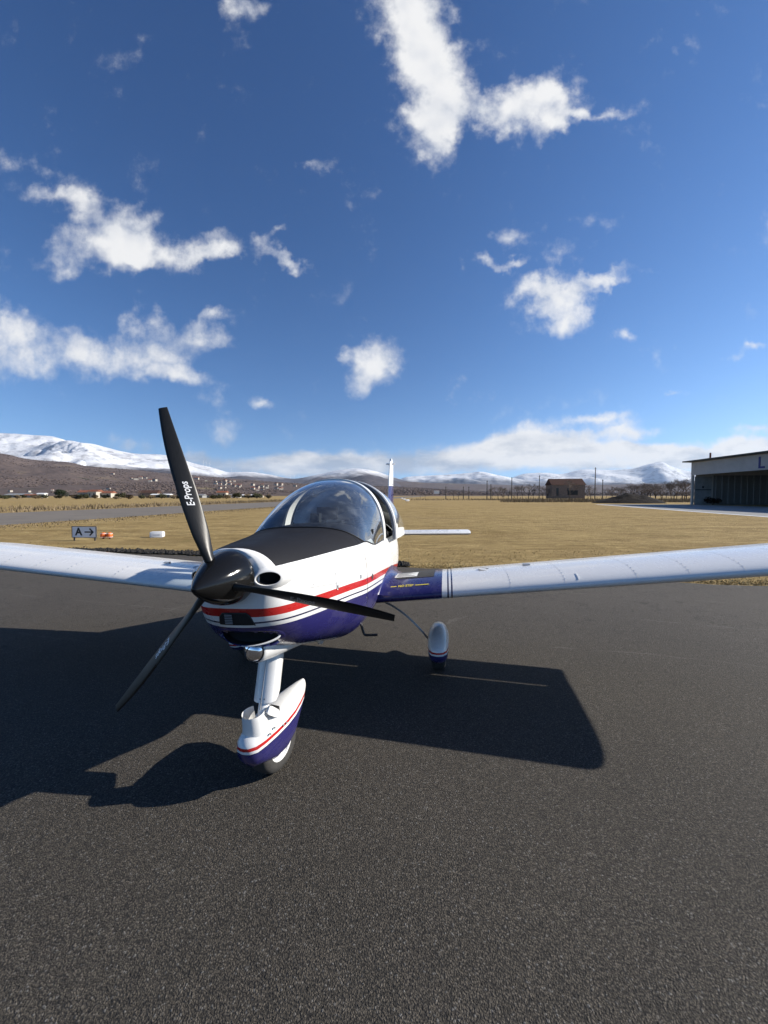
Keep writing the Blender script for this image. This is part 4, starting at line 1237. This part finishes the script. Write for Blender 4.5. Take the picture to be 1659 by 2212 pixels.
# ---- trees and bushes
def bare_tree(h, seed, spread=.55, levels=6, thick=.013):
    r = random.Random(seed); tr = MB(); tw = MB()
    def grow(p, d, l, rad, lv):
        q = p + d * l
        (tr if lv < 2 else tw).tube([p, q], [rad, rad * .72], 5 if lv < 2 else 3, False)
        if lv >= levels: return
        for _ in range(3 if lv > 0 else 4):
            nd = (d + Vector((r.gauss(0, spread), r.gauss(0, spread), r.gauss(.12, spread * .6)))).normalized()
            f = r.uniform(.55, 1.0)
            grow(p.lerp(q, f), nd, l * r.uniform(.55, .82), rad * .62, lv + 1)
    grow(Vector((0, 0, -.1)), Vector((r.gauss(0, .05), r.gauss(0, .05), 1)).normalized(), h * .30, h * thick, 0)
    zmax = max(v[2] for v in tw.V); k = h / zmax
    for mb in (tr, tw): mb.V = [(v[0] * k, v[1] * k, v[2] * k) for v in mb.V]
    e = empty('bare_tree')
    tr.build('trunk', 'bark', e, fixn=False); tw.build('crown', 'twig', e, fixn=False, smooth=False)
    return e
def leaf_blob(name, w, h, n, seed, leaf, mt, stems=True):
    r = random.Random(seed); e = empty(name); mb = MB(); st = MB()
    lobes = [(r.uniform(-.6, .6) * w / 2, r.uniform(-.5, .5) * w / 2, h * r.uniform(.35, .75), r.uniform(.3, .55) * w / 2, r.uniform(.2, .34) * h) for _ in range(9)]
    for _ in range(n):
        L = r.choice(lobes); a = r.uniform(0, 6.283); c = r.uniform(-1, 1); q = math.sqrt(1 - c * c); k = r.uniform(.55, 1.08)
        p = Vector((L[0] + L[3] * k * q * math.cos(a), L[1] + L[3] * k * q * math.sin(a), max(.03, L[2] + L[4] * k * c)))
        d1 = Vector((r.gauss(0, 1), r.gauss(0, 1), r.gauss(0, 1))).normalized(); d2 = d1.orthogonal().normalized()
        s_ = leaf * r.uniform(.6, 1.4)
        mb.add([p - d1 * s_, p + d2 * s_ * .6, p + d1 * s_, p - d2 * s_ * .6], [(0, 1, 2, 3)])
    for L in lobes[:6]:
        st.tube([(0, 0, -.1), (L[0] * .5, L[1] * .5, L[2] * .5), (L[0], L[1], L[2])], [.03 * h, .02 * h, .008 * h], 5, False)
    mb.build('crown', mt, e, smooth=False, fixn=False); st.build('trunk', 'bark', e, fixn=False)
    return e
T = [bare_tree(6, 11), bare_tree(6, 12, .5), bare_tree(6, 13, .65, 6, .012), bare_tree(6, 14, .42)]
BB = [bare_tree(3, 21, .8, 5, .012), bare_tree(3, 22, .9, 5, .012)]
EV = [leaf_blob('evergreen_tree', 6, 6, 1500, 31, .32, 'leafd'), leaf_blob('olive_bush', 4, 2.4, 900, 32, .22, 'leafo'), leaf_blob('olive_bush', 4, 2.0, 800, 33, .22, 'brush')]
for e in BB: e.name = 'bare_bush'
used = {}
def plant(proto, px, D, hpx, label, cat, group, wide=1.0, base=1.0):
    key = proto.name
    o = proto if key not in used else dup(proto); used[key] = 1
    h = hpx / 850 * D
    o.location = ((px - 829.5) / 850 * D, D, 0); k = h / base
    o.scale = (k * wide, k * wide, k); o.rotation_euler = (0, 0, rng.uniform(0, 6.28))
    tag(o, label, cat, group)
    return o
G1 = 'bare trees behind the grass field'; l1 = 'leafless tree in the belt of bare trees behind the grass field'
for px, D, hp in ((908, 170, 18), (1063, 150, 26), (1076, 145, 30), (1088, 160, 28), (1098, 150, 22), (1117, 150, 32), (1128, 155, 34), (1141, 150, 36), (1152, 150, 26), (1172, 145, 30), (1183, 150, 26), (1262, 160, 32), (1275, 165, 26), (1310, 150, 26), (1322, 140, 30)):
    plant(T[rng.randrange(4)], px, D, hp, l1, 'tree', G1, rng.uniform(.9, 1.3), 6)
plant(T[2], 1230, 118, 46, 'leafless tree standing in front of the brick barn', 'tree', None, 1.1, 6)
G2 = 'bare trees beside the hangar'; l2 = 'leafless tree in the thicket between the spoil heap and the hangar'
for px, D, hp in ((1335, 128, 29), (1348, 122, 31), (1360, 118, 36), (1370, 125, 38), (1382, 116, 40), (1394, 120, 40), (1405, 124, 38), (1416, 118, 40), (1428, 126, 38), (1438, 120, 43), (1450, 124, 43), (1461, 118, 46), (1472, 122, 46), (1483, 120, 50), (1494, 124, 46)):
    plant(T[rng.randrange(4)], px, D, hp, l2, 'tree', G2, rng.uniform(1.0, 1.5), 6)
for px, D, hp, wd in ((918, 165, 14, 1.3), (980, 150, 20, 1.3), (990, 152, 16, 1.4), (1085, 140, 12, 1.6), (1110, 138, 14, 1.6), (1195, 140, 14, 1.5), (1270, 135, 14, 1.6), (1340, 112, 22, 1.7), (1365, 110, 30, 1.6), (1385, 112, 36, 1.5), (1400, 108, 34, 1.6), (1415, 110, 30, 1.6), (1430, 106, 28, 1.6), (1455, 104, 26, 1.6), (1478, 102, 26, 1.5)):
    plant(BB[rng.randrange(2)], px, D, hp, 'tangled leafless bush at the far edge of the grass field', 'bush', 'leafless bushes at the field edge', wd, 3)
plant(EV[0], 131, 215, 20, 'round dark evergreen tree near the white cabin beyond the runway', 'tree', None, 1.2, 6)
plant(EV[0], 391, 210, 18, 'dark evergreen tree at the end of the long shed beyond the runway', 'tree', None, 1.0, 6)
for px, hp in ((160, 14), (270, 14), (300, 16), (420, 12)):
    plant(T[rng.randrange(4)], px, 225, hp, 'leafless tree among the farm buildings beyond the runway', 'tree', 'bare trees among the farm buildings', 1.4, 6)
for k in range(30):
    px = -30 + k * 21 + rng.uniform(-8, 8); D = rng.uniform(150, 195)
    plant(EV[1 + k % 2], px, D, rng.uniform(7, 12), 'low olive green bush in the hedge along the far side of the runway' if k % 2 == 0 else 'low dry brown bush in the hedge along the far side of the runway', 'bush', 'olive bushes along the far side of the runway' if k % 2 == 0 else 'dry bushes along the far side of the runway', rng.uniform(1.0, 1.7), 2.2)

# ---- spoil heap
V = []; F = []; n = 40
for i in range(n + 1):
    for j in range(n + 1):
        a = -1 + 2 * i / n; b = -1 + 2 * j / n; r = math.hypot(a, b)
        z = max(0, 1 - r) ** .8 * 2.1 * (1 + .25 * a) + .28 * fb(a * 3, b * 3, 4, 4) * max(0, 1.02 - r) * 2
        V.append((a * 7.2, b * 5.0, max(z, -.05)))
for i in range(n):
    for j in range(n): F.append((i * (n + 1) + j, (i + 1) * (n + 1) + j, (i + 1) * (n + 1) + j + 1, i * (n + 1) + j + 1))
heap = obj('spoil_heap', V, F, 'dirt', None, 60); heap.location = (50.2, 81, -.03)
tag(heap, 'dark low heap of earth on the grass near the hangar', 'earth heap')

# ---- hangar: open front looks across the field; its far end wall shows inside
HF = Vector((52.9, 68.0)); hd_ = Vector((-.10, -.995)); hn = Vector((.995, -.10))
hang = empty('hangar', (HF.x, HF.y, 0), math.atan2(hd_.y, hd_.x))      # local x runs towards the camera end, local y away from the field
tag(hang, 'open-fronted white hangar with flat roof and a blue letter on its fascia', 'hangar')
LN = 34; DP = 16
MB().box((LN / 2, .12, 6.15), (LN, .24, 2.2)).build('fascia', 'plaster', hang, smooth=False)
rf = MB(); rf.add([(-1.0, -.9, 7.32), (LN, -.9, 7.32), (LN, DP + .5, 6.7), (-1.0, DP + .5, 6.7), (-1.0, -.9, 7.50), (LN, -.9, 7.50), (LN, DP + .5, 6.9), (-1.0, DP + .5, 6.9)], [(3, 2, 1, 0), (4, 5, 6, 7), (0, 1, 5, 4), (1, 2, 6, 5), (2, 3, 7, 6), (3, 0, 4, 7)])
rf.build('roof', 'hroof', hang, smooth=False)
MB().box((LN / 2, DP, 3.35), (LN, .2, 6.7)).build('back_wall', 'corr', hang, smooth=False)
MB().box((-.1, DP / 2 + .4, 3.45), (.18, DP - .9, 6.9)).build('end_wall', 'plaster', hang, smooth=False)
for k in (0, 3):
    MB().box((0.05 + k * 9.5, .25, 2.52), (.32, .32, 5.04)).build('column', 'plaster', hang, smooth=False)
P = MB()
P.add([(0, 0, 0), (0, .30, 0), (.09, .38, 0), (.09, .62, 0), (0, .70, 0), (0, 1.0, 0), (0, 0, 5.0), (0, .30, 5.0), (.09, .38, 5.0), (.09, .62, 5.0), (0, .70, 5.0), (0, 1.0, 5.0)], [(i, i + 1, i + 7, i + 6) for i in range(5)])
sm = mesh('wall_sheet', P.V, P.F, 'corr', smooth=False)
for k in range(11):
    o = bpy.data.objects.new('wall_sheet', sm); COL.objects.link(o); o.parent = hang; o.location = (.02, 3.6 + k * 1.0, 0)
dr = MB().box((.06, 1.95, 2.4), (.10, 2.7, 4.8)).build('end_door', 'shed', hang, smooth=False)
MB().box((.14, 1.95, 2.55), (.04, 2.5, .14)).build('door_rail', 'black', dr, smooth=False)
MB().box((.14, 1.9, 3.0), (.05, .3, .35)).build('door_lock', 'black', dr, smooth=False)
MB().box((4.0, 14.2, 1.55), (6, 1.2, .16)).build('work_bench', 'plaster', hang, smooth=False)
MB().tube([(1.6, 1.9, 6.9), (1.6, 1.9, 8.7)], .13, 10).build('flue_pipe', 'redtile', hang)
V, F = text_mesh('L', 2.25, 0, .04, .03)
xs = [v[0] for v in V]; zs = [v[1] for v in V]
obj('letter', [(13.75 + (x - min(xs)), -.02 - z, 5.30 + (y - min(zs))) for x, y, z in V], F, 'lblue', hang, smooth=False)
bg = leaf_blob('debris_heap', 2.4, 1.3, 500, 77, .16, 'dirt'); bg.location = (55.2, 66.0, 0); tag(bg, 'dark bundle of brushwood lying inside the hangar doorway', 'debris')

# ---- airfield sign, lights, markers
def gp(px, py): D = 1.67 * 850 / (py - 1069); return Vector(((px - 829.5) / 850 * D, D, 0))
sg = empty('taxiway_sign', (-10.95, 14.34, 0), R(-4)); sg.scale = (.80, .80, .80); tag(sg, 'white taxiway sign board with a black A and arrow on the grass', 'sign')
w, h = 1.16, .50
MB().box((0, 0, .145 + h / 2), (w, .05, h)).build('board', 'signw', sg, smooth=False)
fr = MB()
for (cx, cz, ww, hh) in ((0, .145, w, .02), (0, .145 + h, w, .02), (-w / 2, .145 + h / 2, .02, h + .02), (w / 2, .145 + h / 2, .02, h + .02)): fr.box((cx, -.012, cz), (ww, .05, hh))
fr.build('frame', 'sealant', sg, smooth=False)
for x in (-.5, .5): MB().box((x, 0, .06), (.05, .04, .17)).build('leg', 'sealant', sg, smooth=False)
V, F = text_mesh('A', .47, 0, 0, .018)
obj('letter', [(-.26 + x, -.029, .395 + y) for x, y, z in V], F, 'signk', sg, smooth=False)
ar = MB(); ar.box((.23, -.029, .395), (.40, .004, .06)); ar.box((.36, -.030, .395 + .07), (.25, .004, .065), ry=R(45)); ar.box((.36, -.030, .395 - .07), (.25, .004, .065), ry=R(-45))
ar.build('arrow', 'signk', sg, smooth=False)
for i, x in enumerate((-10.68, -10.46)):
    lt = empty('taxiway_light', (x, 14.92 + .03 * i, 0)); lt.scale = (.56, .56, .56)
    rows = []
    for k in range(9):
        t = R(-80 + 20 * k); rows.append([(.19 * math.cos(t) * math.cos(2 * math.pi * j / 16), .19 * math.cos(t) * math.sin(2 * math.pi * j / 16), .24 + .20 * math.sin(t)) for j in range(16)])
    MB().loft(rows, True, True, True).build('ball', 'orange', lt, 60)
    for zz in (.12, .36):
        MB().tube([(.175 * math.cos(q / 12 * 6.2832), .175 * math.sin(q / 12 * 6.2832), zz) for q in range(13)], .014, 6, False).build('band', 'wprint', lt)
    MB().tube([(0, 0, 0), (0, 0, .06)], .05, 10).build('stem', 'sealant', lt)
    tag(lt, 'orange ball marker with white bands next to the taxiway sign', 'marker light', 'orange balls beside the sign')
def marker(loc, rz, k=1.0):
    m = empty('edge_marker', loc, rz)
    rows = []
    for x, f in ((-.33, .75), (-.30, .95), (-.26, 1), (.26, 1), (.30, .95), (.33, .75)):
        rows.append([(x, .17 * f * y, .16 + .15 * f * z) for y, z in ((-1, -1), (1, -1), (1.0, .3), (.75, 1), (-.75, 1), (-1.0, .3))])
    b_ = MB().loft(rows, True, True, True).build('block', 'plasticw', m, 30)
    MB().box((.05, -.165, .17), (.34, .03, .05)).build('handle_recess', 'wprint', m, smooth=False)
    m.scale = (k, k, k)
    return m
m0 = marker((-8.92, 15.43, 0), R(12), .74); tag(m0, 'white plastic edge marker block on the grass right of the orange balls', 'edge marker')
for px, D in ((880, 105), (873, 135), (868, 170)):
    m = dup(m0, ((px - 829.5) / 850 * D, D, 0), R(20), 1.5 if D < 110 else 1.3); tag(m, 'small white marker block far out on the grass behind the tail', 'edge marker', 'far white marker blocks')

# ---- broken asphalt bank along the taxiway edge, grass tufts, dry brush
V = []; F = []; rr = random.Random(5)
for k in range(2600):
    x = rr.uniform(-9.6, .6); y = apron_edge(x) + .02 + abs(rr.gauss(0, .22)); s_ = rr.uniform(.02, .065) * (1 if x > -8.5 else .6); n0 = len(V)
    for q in ico[:6]:
        j = rr.uniform(.6, 1.3); V.append((x + q[0] * s_ * j * 1.3, y + q[1] * s_ * j * 1.3, .01 + max(-.01, q[2] * s_ * j * 1.1) + .05 * max(0, .4 - abs(y - apron_edge(x) - .25))))
    F += [tuple(n0 + z for z in f) for f in icf[:5]]
tag(obj('broken_asphalt', V, F, 'rubble', None, smooth=False), kind='stuff')
V = []; F = []
def on_grass(x, y):
    if y < apron_edge(x) + .04: return False
    p = Vector((x, y)); lat = p.dot(rn)
    return not (-40.6 < lat < -24.1) and not (x > 27 and y > 18 and x > 27 + (y - 21) * .20)
for k in range(20000):
    if k % 5 < 3:
        x = rr.uniform(-13, 9); y = apron_edge(x) + abs(rr.gauss(0, .30))
    else:
        y = 6.8 + 5 * rr.random() ** 2; x = rr.uniform(-1.02, 1.02) * y
    if not on_grass(x, y): continue
    n0 = len(V); hgt = rr.uniform(.010, .030) * (1.8 if rr.random() < .05 else 1) * (1 + y * .006); a = rr.uniform(0, 6.28); b = rr.gauss(0, 1.3); wd = .007 * (1 + y * .07)
    dx_, dy_ = math.cos(a), math.sin(a)
    V += [(x - dx_ * wd, y - dy_ * wd, 0), (x + dx_ * wd, y + dy_ * wd, 0), (x - dy_ * hgt * b, y + dx_ * hgt * b, hgt)]
    F.append((n0, n0 + 1, n0 + 2))
tag(obj('grass', V, F, 'grassblade', None, smooth=False), kind='stuff')
V = []; F = []
def brush_blade(x, y, hgt, wd):
    n0 = len(V); a = rr.uniform(0, 6.28); b = rr.gauss(0, .35)
    V.extend([(x - math.cos(a) * wd, y - math.sin(a) * wd, 0), (x + math.cos(a) * wd, y + math.sin(a) * wd, 0), (x + rr.gauss(0, .3) * hgt, y + rr.gauss(0, .3) * hgt, hgt)]); F.append((n0, n0 + 1, n0 + 2))
for k in range(16000):                                   # weeds at the far edge of the field
    px = rr.uniform(880, 1500)
    if px < 1120 and rr.random() > .25 + .75 * max(0, (px - 1000) / 120): continue
    D = rr.uniform(88, 135) if px > 1080 else rr.uniform(120, 160)
    if px > 1290 and px < 1420 and D < 96: continue
    brush_blade((px - 829.5) / 850 * D, D, rr.uniform(.15, .55) * (2.2 if rr.random() < .12 else 1) * (1.2 if px > 1080 else .6), .06)
for k in range(3500):                                    # weeds along the near edge of the runway and the far verge
    al_ = rr.uniform(14, 75); lat = -23.9 + abs(rr.gauss(0, 1.6)); q = rn * lat + rd * al_
    brush_blade(q.x, q.y, rr.uniform(.03, .10) * (2 if rr.random() < .08 else 1), .03)
for k in range(6000):
    al_ = rr.uniform(20, 150); lat = -41 - abs(rr.gauss(0, 6)); q = rn * lat + rd * al_
    brush_blade(q.x, q.y, rr.uniform(.1, .6), .06)
tag(obj('dry_weeds', V, F, 'brush', None, smooth=False), kind='stuff')

# ---- wind turbines on the ridge
tb = empty('wind_turbine')
MB().tube([(0, 0, 0), (0, 0, 75)], [2.2, 1.3], 8).build('tower', 'plasticw', tb)
MB().box((0, -1, 76), (3, 8, 3)).build('nacelle', 'plasticw', tb, smooth=False)
for k in range(3):
    a = R(20 + 120 * k); MB().tube([(0, -5, 76), (38 * math.sin(a), -5, 76 + 38 * math.cos(a))], [1.5, .4], 5).build('rotor_blade', 'plasticw', tb)
crestA = pchip([p[0] for p in snowA], [p[1] for p in snowA])
for i, px in enumerate((441, 447, 455, 501, 628, 636, 646)):
    o = tb if i == 0 else dup(tb); D = 8150; o.location = (U(px) * D, D, HOR + crestA(U(px)) * D - 8); o.scale = (.8, .8, .8) if px > 500 else (1.1, 1.1, 1.1)
    tag(o, 'tiny white wind turbine on the snowy mountain ridge', 'wind turbine', 'wind turbines on the ridge')

# ---- the air over the valley
hz = MB().box((0, 9900, 699), (42000, 20400, 1402)).build('haze', None, smooth=False)
hm = bpy.data.materials.new('valley_air'); hm.use_nodes = True
ht = NT(hm.node_tree); ht.n.clear()
hv_ = ht.new('ShaderNodeVolumePrincipled'); hv_.inputs['Color'].default_value = (.62, .78, 1.0, 1); hv_.inputs['Density'].default_value = 2.4e-5; hv_.inputs['Anisotropy'].default_value = 0.2
ho = ht.new('ShaderNodeOutputMaterial'); ht.l.new(hv_.outputs[0], ho.inputs['Volume'])
hz.data.materials.append(hm); tag(hz, kind='stuff')
